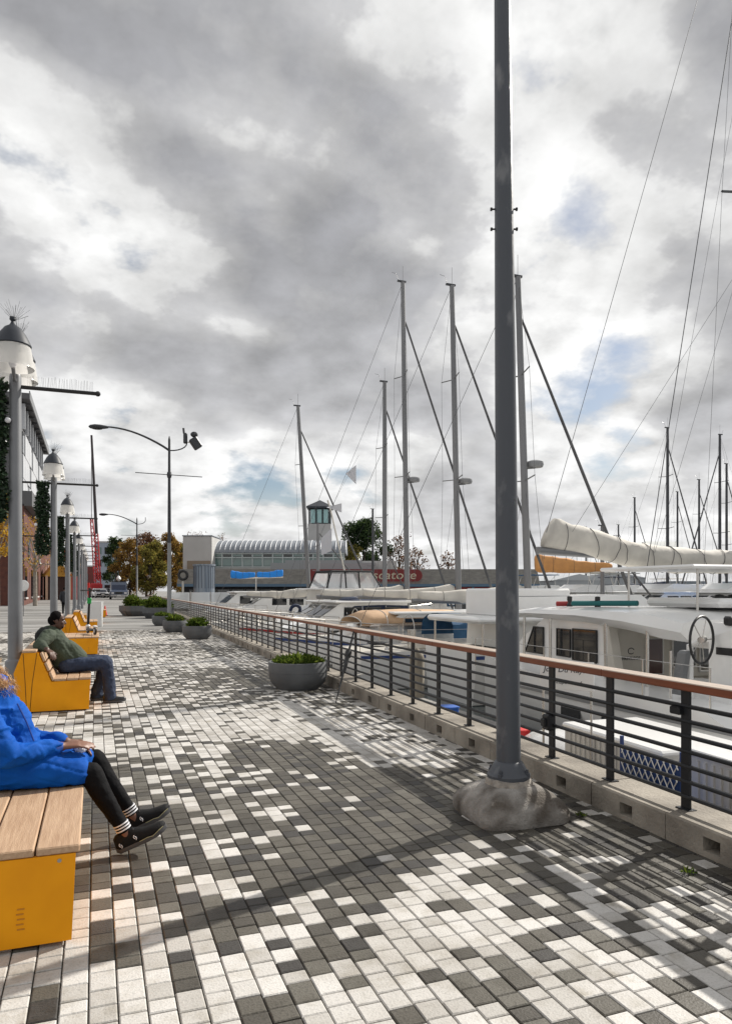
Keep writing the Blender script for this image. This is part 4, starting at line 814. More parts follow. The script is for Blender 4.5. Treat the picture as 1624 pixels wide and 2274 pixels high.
# motor cruisers
def cruiser(name, label, xy, L_=10, B_=3.3, fb=1.1, heading=0.0, top='white', fly=True, hull='white', stripe=None, h=1.5, soft=None, group='motor cruisers'):
    t = thing(name, label, 'motorboat', (xy[0], xy[1], WL), heading, group); make_hull(t, L_, B_, fb, hull, stripe, .4)
    z = fb; w = B_ * .40
    MB().loft([[(x, ww, z), (x, ww * .9, z + hh), (x, -ww * .9, z + hh), (x, -ww, z)] for x, ww, hh in ((-L_ * .30, w, h), (L_ * .05, w, h), (L_ * .16, w * .9, h * .5), (L_ * .34, w * .5, .12))]).build('cabin', M_gel, t)
    for q in (-1, 1):
        for k in range(3): x0 = -L_ * .26 + k * L_ * .105; MB().prism([(x0, z + h * .42), (x0 + L_ * .09, z + h * .42), (x0 + L_ * .085, z + h * .86), (x0 + .005, z + h * .86)], q * w * .93 - .03, q * w * .93 + .03, 'Y').build('side_window', M_pane, t)
    for q in (-.5, .5): MB().quad((L_ * .075, q * w + w * .42, z + h * .9), (L_ * .075, q * w - w * .42, z + h * .9), (L_ * .157, q * w * .92 - w * .38, z + h * .56), (L_ * .157, q * w * .92 + w * .38, z + h * .56)).build('windscreen', M_pane, t)
    MB().cbox((-L_ * .14, 0, z + h + .04), (L_ * .45, B_ * .84, .09), .03).build('cabin_roof', M_gel, t)
    if fly:
        MB().loft([[(x, ww, z + h + .08), (x, ww, z + h + hh), (x, -ww, z + h + hh), (x, -ww, z + h + .08)] for x, ww, hh in ((-L_ * .28, w * .9, .5), (-L_ * .02, w * .9, .6), (L_ * .05, w * .75, .25))]).build('flybridge', M_gel, t)
        for q in (-1, 1):
            for xa_, xb_ in ((-.26, -.22), (-.04, -.06)): MB().tube([(L_ * xa_, q * w * .85, z + h + .4), (L_ * xb_, q * w * .85, z + h + 1.5)], .02, 5).build('bimini_post', M_ss, t)
        MB().cbox((-L_ * .14, 0, z + h + 1.53), (L_ * .24, B_ * .8, .07), .03).build('bimini', M_can[soft or 'white'], t)
    rl = MB(); se = hull_secs(L_, B_, fb, .4)
    for q in (0, 8):
        ps = [Vector((s_[q][0], s_[q][1] * .95, s_[q][2])) for s_ in se[8:]]
        for p in ps: rl.tube([p, p + Vector((0, 0, .6))], .012, 4)
        rl.tube([p + Vector((0, 0, .6)) for p in ps], .014, 4)
    rl.build('bow_rail', M_ss, t)
    for k in range(3): MB().lathe([(.0, 0), (.1, .05), (.12, .2), (.12, .5), (.1, .62), (0, .66)], (-L_ * .3 + k * L_ * .25, -B_ / 2 - .14, fb * .3), 10, False).build('fender', M_nav if k % 2 else M_gel, t, smooth=True)
    return t
M1 = cruiser('motor_cruiser', 'white flybridge cruiser with charcoal canvas enclosure behind the sailboat masts', (14.4, 38.9), 10, 3.6, 1.2, R(4), fly=False, h=1.7, stripe=M_stripeB)
z = 1.2 + 1.7 + .09; e0 = MB().cbox((-1.3, 0, z + .92), (2.5, 2.5, .12), .05).build('canvas_top', M_can['dark'], M1)
for x in (-2.5, -1.7, -.9, -.1):
    for q in (-1, 1): MB().tube([(x + (0.45 if x < 0 else -.0) * 0 + (-.35 if x < -2.4 else (.5 if x > -.2 else 0)), q * 1.38, z), (x, q * 1.2, z + .9)], .045, 5).build('enclosure_post', M_can['dark'], M1)
for q in (-1, 1): MB().quad((-2.85, q * 1.38, z), (.4, q * 1.38, z), (-.1, q * 1.21, z + .88), (-2.5, q * 1.21, z + .88)).build('clear_curtain', M_clear, M1)
M2 = cruiser('motor_cruiser', 'white low cruiser with open cockpit left of the raked mast', (11.0, 46.5), 10.5, 3.4, 1.2, R(176), fly=False, h=1.5)
M3 = cruiser('motor_cruiser', 'small white cabin boat behind the railing below the blue sail covers', (9.5, 50.5), 8.5, 3.0, 1.1, R(182), fly=False, h=1.6)
M4 = cruiser('motor_cruiser', 'white cruiser with tan canvas canopy moored below the twin masts', (10.3, 24.0), 9, 3.1, 1.0, R(178), fly=False, h=1.05, hull='white', stripe=M_stripeB)
M5 = None
def canopy(t, x0, x1, w, z0, h, m, name='canopy', arch=6):
    secs = [[(x, math.cos(a) * w, z0 + h_ * math.sin(a) ** .6) for a in [math.pi * k / 12 for k in range(13)]] for x, h_ in [(x0 + (x1 - x0) * f, h * (1 - .10 * abs(f - .45) * 2 - (0.35 if f > .95 else 0))) for f in [i / 8 for i in range(9)]]]
    o = MB().loft(secs, closed=False).build(name, m, t, smooth='full'); md = o.modifiers.new('s', 'SOLIDIFY'); md.thickness = .02
    for i in (0, 3, 6, 8): MB().tube(secs[i], .018, 5, False).build('canopy_hoop', M_ss, t)
    return o
canopy(M4, -1.9, 1.9, 1.2, 1.66, .55, M_can['tan'])
MB().cbox((-3.2, .2, 1.35), (.5, .6, .6), .1).build('stern_seat', M_can['tan'], M4)
for q in (-1, 1): MB().quad((-1.5, q * 1.3, 1.2), (1.8, q * 1.3, 1.2), (1.6, q * 1.28, 1.75), (-1.2, q * 1.28, 1.75)).build('clear_curtain', M_clear, M4)
lb = MB(); c = Vector((2.9, -1.45, 1.55)); lb.tube([c + Vector((.32 * math.cos(R(a)), 0, .32 * math.sin(R(a)))) for a in range(-40, 221, 20)], .085, 10); lbo = lb.build('life_ring', M_nav, M2, smooth=True)
lbo.parent = None; p_ = at(656, 1358, 36); lbo.data.transform(Matrix.Translation(-c)); lbo.data.transform(Matrix.Rotation(R(20), 4, 'Z')); lbo.location = p_; tag(lbo, 'navy horseshoe lifebuoy hung on the rail of a white boat', 'lifebuoy')
M6 = cruiser('motor_cruiser', 'white cruiser with navy canvas moored between the two tall masts', (9.8, 29.2), 8.5, 3.0, 1.1, R(181), fly=False, h=1.25, stripe=M_stripeR); canopy(M6, -2.6, .2, 1.15, 1.9, .75, M_can['navy'])
M7 = cruiser('motor_cruiser', 'white low cruiser with blue canopy behind the tan canopy boat', (10.5, 33.4), 9.5, 3.2, 1.1, R(178), fly=False, h=1.2); canopy(M7, -3.0, -.4, 1.2, 1.9, .6, M_can['blue'])
def deck_gear(t, pts):
    for k, (x, y, z_) in enumerate(pts):
        kind = k % 4
        if kind == 0: MB().cbox((x, y, z_ + .05), (.55, .55, .07), .02).build('deck_hatch', M_pane, t)
        elif kind == 1: MB().lathe([(.09, 0), (.075, .06), (.05, .10), (.07, .14), (.07, .2), (.03, .21)], (x, y, z_), 12).build('winch', M_ss, t)
        elif kind == 2: MB().tube([Vector((x + .18 * math.cos(a_ * .7) * (1 - a_ * .02), y + .18 * math.sin(a_ * .7) * (1 - a_ * .02), z_ + .02 + a_ * .004)) for a_ in range(28)], .018, 5).build('coiled_rope', M_can['white'], t)
        else: MB().cbox((x, y, z_ + .14), (.5, .35, .28), .05).build('deck_box', M_gel2, t)
for t_, fb_, B_ in ((S1, 1.15, 3.5), (S2, 1.15, 3.5), (S3, 1.1, 3.4), (S4, 1.05, 3.2), (S5, 1.05, 3.3)): deck_gear(t_, [(-3.0 - .5 * k, (-1) ** k * B_ * .3, fb_ + .02) for k in range(6)] + [(2.9 + .4 * k, (-1) ** k * .35, fb_ + .12) for k in range(3)])
for t_ in (S1, S2, S3, S4, S5):
    for k in range(4): MB().lathe([(.0, 0), (.10, .05), (.12, .2), (.12, .5), (.1, .62), (0, .66)], (-3.6 + 1.9 * k, -1.86, .28), 10, False).build('fender', (M_nav, M_gel, M_can['bright'], M_gel)[k], t_, smooth=True)
    for q in (-1, 1): MB().tube([(-5.6, q * 1.2, 1.0), (-6.3, q * 1.6, .55), (-7.0, q * 1.9, .5)], .014, 5).build('mooring_line', M_can['white'], t_)
# --- motor sailer with hard top and long boom, beyond the catamaran
S6 = thing('motor_sailer', 'white motor sailer with long sail-wrapped boom reaching in from the right', 'sailboat', (16.0, 17.2, WL), 0.0)
make_hull(S6, 14.5, 3.7, 1.35, 'white', M_stripeB)
MB().loft([[(x, w, 1.35), (x, w * .9, h), (x, -w * .9, h), (x, -w, 1.35)] for x, w, h in ((-6.0, 1.35, 2.7), (-2, 1.35, 2.75), (-.8, 1.2, 2.0), (.6, .8, 1.5))]).build('deckhouse', M_gel, S6)
MB().cbox((-5.2, 0, 2.12), (4.0, 3.0, .16), .06).build('hard_top', M_gel, S6)
MB().cbox((-5.2, 0, 2.55), (1.9, 2.3, .75), .05).build('upper_house', M_gel, S6)
for k in range(3): MB().box((-5.2, -1.152, 2.32 + .2 * k), (1.9, .006, .012)).build('panel_line', M_greyh, S6)
for x in (-7.0, -3.4):
    for q in (-1, 1): MB().tube([(x, q * 1.35, 1.3), (x, q * 1.35, 2.1)], .03, 6).build('top_post', M_ss, S6)
a = at(1192, 1222, 20) - S6.location; b_ = Vector((a.x + 7.25, a.y, a.z - .28))
MB().tube([a, b_], .11, 10).build('boom', M_mast, S6, smooth=True); 
for k in range(7): p = a.lerp(b_, .03 + k * .05); MB().tube([p, p + Vector((0, 0, -.22))], .008, 4).build('reef_hook', M_wire, S6)
secs = []
for i in range(31):
    f = i / 30; c = a.lerp(b_, f * 1.0) + Vector((.35 + .0 * f, 0, .50 - .42 * min(1, f * 2.4) - .10 * math.sin(max(0, f - .25) * 4))); hh = .41 - .06 * f + .03 * mnoise.noise(Vector((f * 7, 2, 0))); ww = .22 + .10 * min(1, f * 3)
    if i == 0: c.x += 0; 
    secs.append([c + Vector(((1 - min(1, f * 6)) * (.35 * (math.sin(2 * math.pi * k / 16)) * .6), ww * math.cos(2 * math.pi * k / 16) * (1 + .22 * mnoise.noise(Vector((f * 14, k, 0)))), hh * math.sin(2 * math.pi * k / 16) * (1 + .13 * mnoise.noise(Vector((f * 16, k * .8, 5)))))) for k in range(16)])
sbo = MB().loft(secs).build('furled_sail', M_can['white'], S6, smooth='full')
for i in (2, 6, 9, 10, 14, 17, 18, 22, 25):
    cc = sum((Vector(w) for w in secs[i]), Vector()) / 16; ring = [(Vector(v) - cc) * 1.05 + cc + Vector((.12 if (i % 2) else -.12, 0, 0)) * math.sin(2 * math.pi * k / 16) for k, v in enumerate(secs[i])]; MB().tube(ring + [ring[0]], .010, 4, False).build('sail_tie', M_wire, sbo)
mx_, my_ = b_.x + .25, a.y; BASE = Vector((mx_, my_, 0))
MB().tube([(mx_, my_, 1.2), (mx_, my_, 15), (mx_, my_, 26.4)], [.15, .14, .10], 12).build('mast', M_mast, S6, smooth=True)
def wire(t, p, q, r=.010, name='stay', m=M_wire): return MB().tube([Vector(p), Vector(q)], r, 4).build(name, m, t)
up = lambda z_: Vector((mx_, my_, z_ - WL)); lo_ = lambda px, py, Z: at(px, py, Z) - S6.location
wire(S6, up(25.0), lo_(1212, 1182, 20), .009, 'topping_lift'); wire(S6, up(21.6), lo_(1430, 1296, 20.5), .016, 'running_backstay'); wire(S6, up(18.2), lo_(1450, 1225, 20.7), .006, 'lazy_jack')
wire(S6, up(11.8), lo_(1270, 1180, 20), .006, 'lazy_jack'); wire(S6, up(12.0), lo_(1452, 1228, 20.7), .006, 'lazy_jack')
tipL = lo_(1602, 424, 21.6); wire(S6, up(14.0), tipL, .04, 'spreader', M_mastd); wire(S6, up(25.5), tipL, .007, 'shroud'); wire(S6, tipL, lo_(1560, 1300, 21.0), .007, 'shroud'); wire(S6, up(25.8), (7.0, my_, 1.7), .03, 'forestay')
# --- second row boat with orange-tan boom cover
S7 = sailboat('sailboat', 'sailboat in the outer row with orange-tan cover on its boom', (27.5, 34.6), 11, 3.4, 1.1, 6.6, boom=None, wires=True, group='outer row sailboats')
a = at(1187, 1258, 40) - S7.location; b_ = at(1358, 1262, 40) - S7.location
sail_bundle(a + Vector((0, 0, -.25)), b_ + Vector((0, 0, -.10)), .52, .20, M_can['orange'], S7, seed=9)

# ---------------------------------------------------------------- catamaran
C = thing('catamaran', 'large white sailing catamaran with hardtop and helm wheel moored along the quay', 'catamaran', (0, 0, 0))
for xh, nm in ((8.55, 'near'), (13.2, 'far')):
    secs = []
    for f in [i / 12 for i in range(13)]:
        y = 6.2 + 8.7 * f; w = .78 * (1 if f < .55 else max(.05, 1 - ((f - .55) / .45) ** 2.2)); zd = -.12 + .20 * f if f > .14 else -.75 + 4.4 * f
        secs.append([(xh - w, y, zd), (xh - w * 1.02, y, zd * .5 - .5), (xh - w * .6, y, -1.35), (xh, y, -1.7), (xh + w * .6, y, -1.35), (xh + w * 1.02, y, zd * .5 - .5), (xh + w, y, zd)])
    h = MB().loft(secs).build('hull', M_gel, C, smooth=True)
    if nm == 'near':
        for y0 in (8.6, 9.5, 10.6): MB().cbox((xh - .80, y0, -.55), (.03, .55, .16), .02).build('hull_port', M_pane, h)
        MB().box((xh - .803, 9.6, -.30), (.012, 6.4, .05)).build('rub_stripe', M_greyh, h)
MB().box((10.85, 11.2, -.45), (3.2, 7.0, .6)).build('bridge_deck', M_gel, C)
MB().cbox((10.85, 9.55, -.13), (4.0, 2.9, .08), .02).build('cockpit_floor', mat('cockpit_sole', (.45, .42, .37), .6), C)
prof = [(11.0, -.1), (14.5, -.1), (13.7, .55), (12.9, 1.0), (11.0, 1.02)]
MB().prism(prof, 8.78, 12.9, 'X').build('saloon', M_gel, C)
MB().prism([(10.985, -.1), (10.985, .98), (10.998, .98), (10.998, -.1)], 8.95, 12.75, 'X').build('aft_bulkhead', M_gel2, C)
def port(y0, y1, z0, z1, sl=0.0):
    o = MB().prism([(y0, z0), (y1 + sl, z0), (y1, z1), (y0, z1)], 8.752, 8.79, 'X').build('side_window', M_pane, C); MB().tube([(8.752, y0, z0), (8.752, y1 + sl, z0), (8.752, y1, z1), (8.752, y0, z1), (8.752, y0, z0)], .018, 5, False).build('window_seal', M_black, o)
port(12.9, 13.25, .25, .80, .32); port(11.98, 12.42, .26, .80); port(11.18, 11.9, .22, .82)
for x0, x1, z0, z1, m in ((9.72, 10.12, -.02, .66, mat('door_brown', (.07, .03, .028), .15)), (10.35, 10.92, .10, .66, M_pane), (11.02, 11.9, .0, .62, M_pane)):
    o = MB().box(((x0 + x1) / 2, 10.972, (z0 + z1) / 2), (x1 - x0, .02, z1 - z0)).build('door_pane', m, C); MB().tube([(x0, 10.965, z0), (x1, 10.965, z0), (x1, 10.965, z1), (x0, 10.965, z1), (x0, 10.965, z0)], .022, 5, False).build('door_frame', M_gel, o)
M_logo = mat('logo_grey', (.03, .035, .05), .5)
text('maker_lettering', 'PRIVILEGE', .095, Matrix.Translation((9.38, 10.974, .30)) @ Matrix.Rotation(R(90), 4, 'X'), M_logo, C)
MB().tube([(9.38 + .07 * math.cos(R(a_)), 10.978, .44 + .055 * math.sin(R(a_))) for a_ in range(20, 340, 20)], .008, 4).build('maker_emblem', M_logo, C)
# hardtop: a wing section, wide and drooping aft
secs = []
for y, xa, xb, zt, th in ((15.2, 9.3, 12.4, .98, .06), (14.6, 8.75, 12.95, 1.10, .15), (13.2, 8.5, 13.2, 1.22, .22), (11.4, 8.45, 13.25, 1.26, .28), (10.2, 8.45, 13.25, 1.25, .36), (9.4, 8.5, 13.2, 1.20, .42), (9.05, 8.7, 13.0, 1.10, .36)):
    secs.append([(xa, y, zt - th * .55), (xa + .06, y, zt - .05), (xa + .35, y, zt), (xb - .35, y, zt), (xb - .06, y, zt - .05), (xb, y, zt - th * .55), (xb - .2, y, zt - th), (xa + .2, y, zt - th)])
MB().loft(secs).build('hardtop', M_gel, C, smooth=True)
MB().loft([[(x, 9.0, .62), (x, 8.85, .95), (x, 9.35, 1.05), (x, 9.5, .62)] for x in (9.4, 12.6)]).build('roof_fairing', M_gel, C, smooth=True)
MB().cbox((10.9, 10.2, 1.36), (2.2, 1.8, .16), .06).build('hatch_cover', M_gel, C)
for x, y in ((8.62, 13.4), (8.62, 12.45), (8.62, 10.75), (8.62, 9.7), (12.9, 9.6), (10.6, 9.2)): MB().tube([(x, y, -.1), (x, y, 1.0)], .028, 8).build('stanchion', M_ss, C, smooth=True)
MB().prism([(10.6, -.1), (10.95, -.1), (11.0, 1.0), (10.85, 1.0)], 8.75, 8.93, 'X').build('corner_post', M_gel2, C)
# flybridge bimini
MB().cbox((11.6, 10.6, 1.98), (4.6, 2.4, .07), .03).build('upper_bimini', M_gel, C)
for x, y in ((9.6, 11.3), (9.7, 9.7), (11.8, 9.6), (13.2, 9.7)): MB().tube([(x, y, 1.1), (x, y, 1.96)], .022, 6).build('bimini_post', M_ss, C)
MB().tube([(8.8, 12.5, 1.3), (9.6, 11.6, 1.32)], .05, 8).build('sail_roll', mat('red_roll', (.3, .03, .03), .7), C); MB().tube([(8.75, 11.9, 1.32), (9.2, 10.6, 1.34)], .05, 8).build('sail_roll', M_can['teal'], C)
for x, y in ((8.9, 12.2), (8.95, 11.4)): MB().lathe([(.06, 0), (.05, .05), (.03, .08), (.05, .13), (.05, .2), (.02, .21)], (x, y, 1.25), 10).build('winch', M_black, C)
# helm
hc = Vector((8.43, 8.35, .84)); hw = MB(); ring = [hc + Vector((.35 * math.cos(2 * math.pi * k / 32) * .951, .35 * math.cos(2 * math.pi * k / 32) * .308, .35 * math.sin(2 * math.pi * k / 32))) for k in range(33)]
w_ = MB().tube(ring, .020, 8, False).build('helm_wheel', M_black, C, smooth=True)
for k in range(5): MB().tube([hc, ring[int(k * 6.4)]], .007, 5).build('spoke', M_ss, w_)
MB().tube([hc - Vector((.05, .03, 0)), hc + Vector((.12, .08, 0))], .05, 10).build('hub', M_ss, w_)
MB().tube([hc, hc + Vector((.02, .25, -.1)), (8.47, 8.62, -.1)], .05, 8).build('helm_pedestal', M_gel, C)
MB().loft([[(8.82, 7.9, z_ ), (10.3, 7.9, z_), (10.3, 8.6, z_), (8.82 + i_, 8.6, z_)] for z_, i_ in ((-.1, 0), (.85, 0), (1.08, .1))]).build('helm_console', M_gel, C)
for p in ((8.86, 8.25, 1.12), (9.0, 8.0, 1.14), (9.2, 8.2, 1.14)): MB().cbox(p, (.12, .16, .14), .03).build('instrument', M_black, C)
MB().box((8.813, 8.2, .66), (.012, .5, .11)).build('console_slot', M_black, C)
MB().cbox((8.95, 8.6, .0), (.7, 1.3, .30), .06).build('cockpit_coaming', M_gel, C); MB().cbox((9.9, 8.2, -.02), (1.6, .5, .45), .05).build('aft_seat', M_gel, C)
MB().loft([[(8.22 + .1 * f, 8.6 - .05, z_), (8.32 + .1 * f, 8.6 - .05, z_), (8.32 + .1 * f, 8.72, z_), (8.22 + .1 * f, 8.72, z_)] for f, z_ in ((0, .0), (.3, .3), (1, .62), (1.5, .66))]).build('davit_cover', mat('grey_cover', (.16, .165, .17), .8, bump=.6, bs=14), C)
MB().tube([(8.14, 8.66, -.1), (8.14, 8.66, .66)], .02, 6).build('davit_post', M_ss, C)
ll = MB()
for y in (7.6, 8.9, 10.2, 11.5, 12.8, 14.1): ll.tube([(7.82, y, -.08), (7.82, y, .52)], .013, 5)
for h in (.25, .52): ll.tube([(7.82, 7.6, h), (7.82, 14.3, h)], .005, 4)
ll.build('lifelines', M_ss, C)
# black bicycle-like gear and items on the cockpit roof
gear = MB()
for k in range(5): gear.ball((10.4 + .2 * k, 9.9 - .1 * k, 1.42), (.13, .12, .09), 8, 6)
gear.build('folded_gear', M_black, C)

# ---------------------------------------------------------------- quay-side clutter beyond the railing
def banner():
    p = at(1257, 1500, 7.6); t = thing('name_board', 'white cloth name board hung behind the railing with dark lettering', 'sign', p, R(-50))
    MB().cbox((0, 0, 0), (.56, .015, .30), .003).build('board', M_gel, t); text('lettering', 'Jole Du Kayre', .085, Matrix.Translation((0, -.009, .06)) @ Matrix.Rotation(R(90), 4, 'X'), M_logo, t, shear=.2); text('lettering', 'annapolis, md', .055, Matrix.Translation((0, -.009, -.07)) @ Matrix.Rotation(R(90), 4, 'X'), M_logo, t, shear=.3)
    MB().tube([(-.25, .02, -.15), (-.25, .02, -1.6)], .012, 6).tube([(.25, .02, -.15), (.25, .02, -1.6)], .012, 6).build('board_post', M_ss, t)
M_rib = mat('ribbed_white', (.62, .61, .58), .6, col2=(.45, .44, .42), vs=3, stretch=(1, 1, .2))
dock = MB().box((5.7, 9, WL + .28), (2.4, 36, .35)).build('floating_dock', mat('dock_boards', (.30, .29, .27), .8, col2=(.2, .19, .18), vs=4, world_pos=True), None); tag(dock, 'long grey floating dock below the quay beyond the railing', 'dock')
for k in range(9):
    yy = 19 + 4.0 * k + 4.3
    d_ = MB().box((10.5, yy, WL + .25), (8, .7, .3)).build('finger_pier', mat('dock_boards', (.3, .29, .27)), None); tag(d_, '%s floating finger pier between the berthed sailboats' % ['nearest', 'second', 'third', 'fourth', 'fifth', 'sixth', 'seventh', 'eighth', 'farthest'][k], 'pier', 'finger piers of the marina')
banner()
def ribbed_box(x, y, w, l, z1, rz, label):
    t = thing('dock_locker', label, 'locker', (x, y, WL + .45), rz, 'white lockers on the dock'); h = z1 - (WL + .45)
    MB().box((0, 0, h / 2), (w, l, h)).build('body', M_rib, t); MB().cbox((0, 0, h + .03), (w + .06, l + .06, .06), .02).build('lid', M_gel, t)
    for k in range(int(l / .09)): MB().box((-w / 2 - .008, -l / 2 + .05 + k * .09, h / 2), (.016, .035, h - .06)).build('rib', M_rib, t)
    for k in range(int(w / .09)): MB().box((-w / 2 + .05 + k * .09, -l / 2 - .008, h / 2), (.035, .016, h - .06)).build('rib', M_rib, t)
ribbed_box(5.55, 4.3, 1.2, 1.5, .10, R(-4), 'white ribbed dock locker nearest the right edge behind the railing')
ribbed_box(5.6, 6.3, 1.0, 1.6, -.02, R(-2), 'white ribbed dock locker behind the blue netted panel')
def netpanel(x, y):
    t = thing('netted_panel', 'blue panel covered with white diamond netting behind the railing', 'panel', (x, y, -.84), R(-90)); w, h = .74, .96
    MB().box((0, 0, h / 2), (w, .03, h)).build('panel', mat('panel_blue', (.008, .04, .16), .6), t); ne = MB(); s_ = .075
    for i in range(-14, 15):
        for sg in (1, -1):
            pts = []
            for j in range(0, 19):
                zz_ = j * h / 18; xx_ = i * s_ + sg * zz_ * .6
                if abs(xx_) < w / 2: pts.append((xx_, -.022 + .004 * sg, zz_))
            if len(pts) > 1: ne.tube(pts, .006, 4)
    ne.build('netting', M_gel, t)
    MB().tube([(-w / 2, 0, 0), (-w / 2, 0, h + .1)], .02, 6).build('panel_post', M_stripeB, t); MB().tube([(w / 2, 0, 0), (w / 2, 0, h + .1)], .02, 6).build('panel_post', M_stripeB, t)
netpanel(4.6, 5.14)
def piling(p, z1, label):
    t = MB().lathe([(.17, WL - 2), (.165, z1 - .05), (.15, z1), (.02, z1 + .16)], (p.x, p.y, 0), 14).build('piling', mat('piling_wood', (.30, .27, .22), .9, col2=(.18, .155, .12), vs=6, stretch=(1, 1, .15)), None, smooth=True); tag(t, label, 'piling', 'dock pilings')
piling(at(1665 / 1.8, 1500, 16.5), .1, 'weathered wooden piling seen between railing posts left of the grey pole'); piling(at(1395, 1450, 17.5), .0, 'weathered wooden piling beyond the catamaran stern'); piling(at(700, 1400, 30), .2, 'weathered wooden piling beside the tan canopy boat')
def tub(p, s, m, name, label, cat):
    o = MB().lathe([(s * .42, 0), (s * .5, s * .9), (s * .54, s * .92), (s * .54, s), (s * .2, s * 1.04), (0, s * 1.05)], n=16, cap=False).build(name, m, None, smooth=True, loc=(p[0], p[1], WL + .455)); tag(o, label, cat)
tub((5.6, 14.4), .34, mat('tub_yellow', (.70, .40, .02), .5), 'plastic_tub', 'yellow plastic tub on the dock left of the grey pole', 'tub'); tub((5.9, 11.6), .36, mat('tub_blue', (.02, .10, .40), .5), 'plastic_drum', 'blue plastic drum on the dock left of the grey pole', 'drum')
tub((6.1, 9.6), .3, mat('tub_red', (.55, .02, .02), .5), 'fuel_can', 'red container on the dock beside the grey pole', 'container')
p_ = at(1100, 1500, 12)
dg_ = thing('dinghy', 'white upturned dinghy hull on the dock behind the grey pole', 'dinghy', (6.1, 10.0 - 2.2, WL + .46), R(90)); MB().loft([[(x, w * math.cos(a_), h * math.sin(a_)) for a_ in [math.pi * k / 10 for k in range(11)]] for x, w, h in ((-1.5, .65, .42), (-.5, .75, .55), (.6, .68, .52), (1.3, .4, .36), (1.6, .08, .15))], closed=True).build('dinghy_hull', M_gel, dg_, smooth=True); text('hull_number', '4', .26, Matrix.Translation((.2, .70, .2)) @ Matrix.Rotation(R(180), 4, 'Z') @ Matrix.Rotation(R(82), 4, 'X'), M_logo, dg_)
MB().tube([(-1.5, .64, .03), (0, .75, .03), (1.3, .42, .03)], .025, 6).build('gunwale', M_stripeB, dg_)
# ---------------------------------------------------------------- far marina
FB = 'outer marina boats'
fs_ = sailboat('sailboat', 'x', (40, 40), 11, 3.4, 1.1, 14, boom='navy', radar=None, dark=True, group=FB)
fc_ = cruiser('motor_cruiser', 'x', (60, 50), 11, 3.6, 1.2, 0, group=FB)
def far_sail(px, Z, topy, label, cover, first=[True]):
    q = at(px, 1310, Z); o = fs_ if first[0] else copy_tree(fs_); first[0] = False
    o.location = (q.x, q.y, WL); s_ = (1.58 + (1310 - topy) * Z / 1610 - WL) / 14.0; o.scale = (.95, .95, s_) if s_ < 1.15 else (s_ * .9, s_ * .9, s_); o.rotation_euler = (0, 0, R(random.choice((0, 4, -5, 178))))
    o['label'] = label
    for c in o.children:
        if c.name.startswith('sail_cover'): c.data = c.data.copy(); c.data.materials[0] = M_can[cover]
        if c.name.startswith('mast') and s_ < 1: pass
    return o
for a in ((1481, 62, 950, 'dark-masted sailboat under the boom, tallest of the far right masts', 'navy'), (1597, 58, 965, 'far dark-masted sailboat at the right edge with the taller of two close masts', 'teal'), (1612, 66, 1030, 'far sailboat whose mast is the shorter one at the right edge', 'navy'), (1551, 75, 1065, 'far sailboat with thin mast between the boom ties', 'grey'), (1503, 85, 1092, 'far sailboat with short mast just right of the tallest far mast', 'bright'), (1408, 82, 1105, 'far sailboat with short mast left of the backstay', 'navy'), (1372, 95, 1165, 'far sailboat with mast tip barely above the boom', 'grey'), (1300, 100, 1170, 'far sailboat behind the orange-tan boom cover', 'teal'), (827, 70, 1130, 'far sailboat whose mast stands between the two shorter masts', 'white')): far_sail(*a)
def far_cruiser(px, Z, label, rz, soft, first=[True]):
    q = at(px, 1310, Z); o = fc_ if first[0] else copy_tree(fc_); first[0] = False; o.location = (q.x, q.y, WL); o.rotation_euler = (0, 0, R(rz)); o['label'] = label
    for c in o.children:
        if c.name.startswith('bimini') and not c.name.startswith('bimini_post'): c.data = c.data.copy(); c.data.materials[0] = M_can[soft]
for a in ((1455, 48, 'far white cruiser right under the catamaran bimini edge', 185, 'navy'), (1545, 52, 'far white cruiser with bright blue canvas near the right edge', 8, 'bright'), (1600, 44, 'white cruiser with teal bimini closest to the right edge', 178, 'teal'), (1395, 60, 'far white cruiser with grey bimini behind the bimini post', 5, 'grey'), (1270, 55, 'far white cruiser below the orange-tan cover', 182, 'white'), (1225, 66, 'far white cruiser just right of the mast beside the grey pole', 0, 'blue'), (1340, 75, 'far white cruiser between the boom and the catamaran roof', 176, 'navy'), (1500, 88, 'smallest far white cruiser under the boom', 3, 'white')): far_cruiser(*a)
cov = thing('covered_boat', 'small boat under a bright blue tarpaulin in the outer marina', 'boat', at(1525, 1340, 46), R(10)); cov.location.z = WL; make_hull(cov, 6.5, 2.3, .8, 'white'); canopy(cov, -2.6, 2.8, 1.1, .8, 1.0, M_can['bright'], 'tarpaulin')
cov2 = thing('covered_boat', 'boat under a pale grey cover in front of the far cruisers', 'boat', at(1390, 1340, 33), R(80)); cov2.location.z = WL; make_hull(cov2, 7.5, 2.7, .9, 'white'); canopy(cov2, -3.2, 3.2, 1.3, .9, 1.35, M_can['grey'], 'boat_cover')
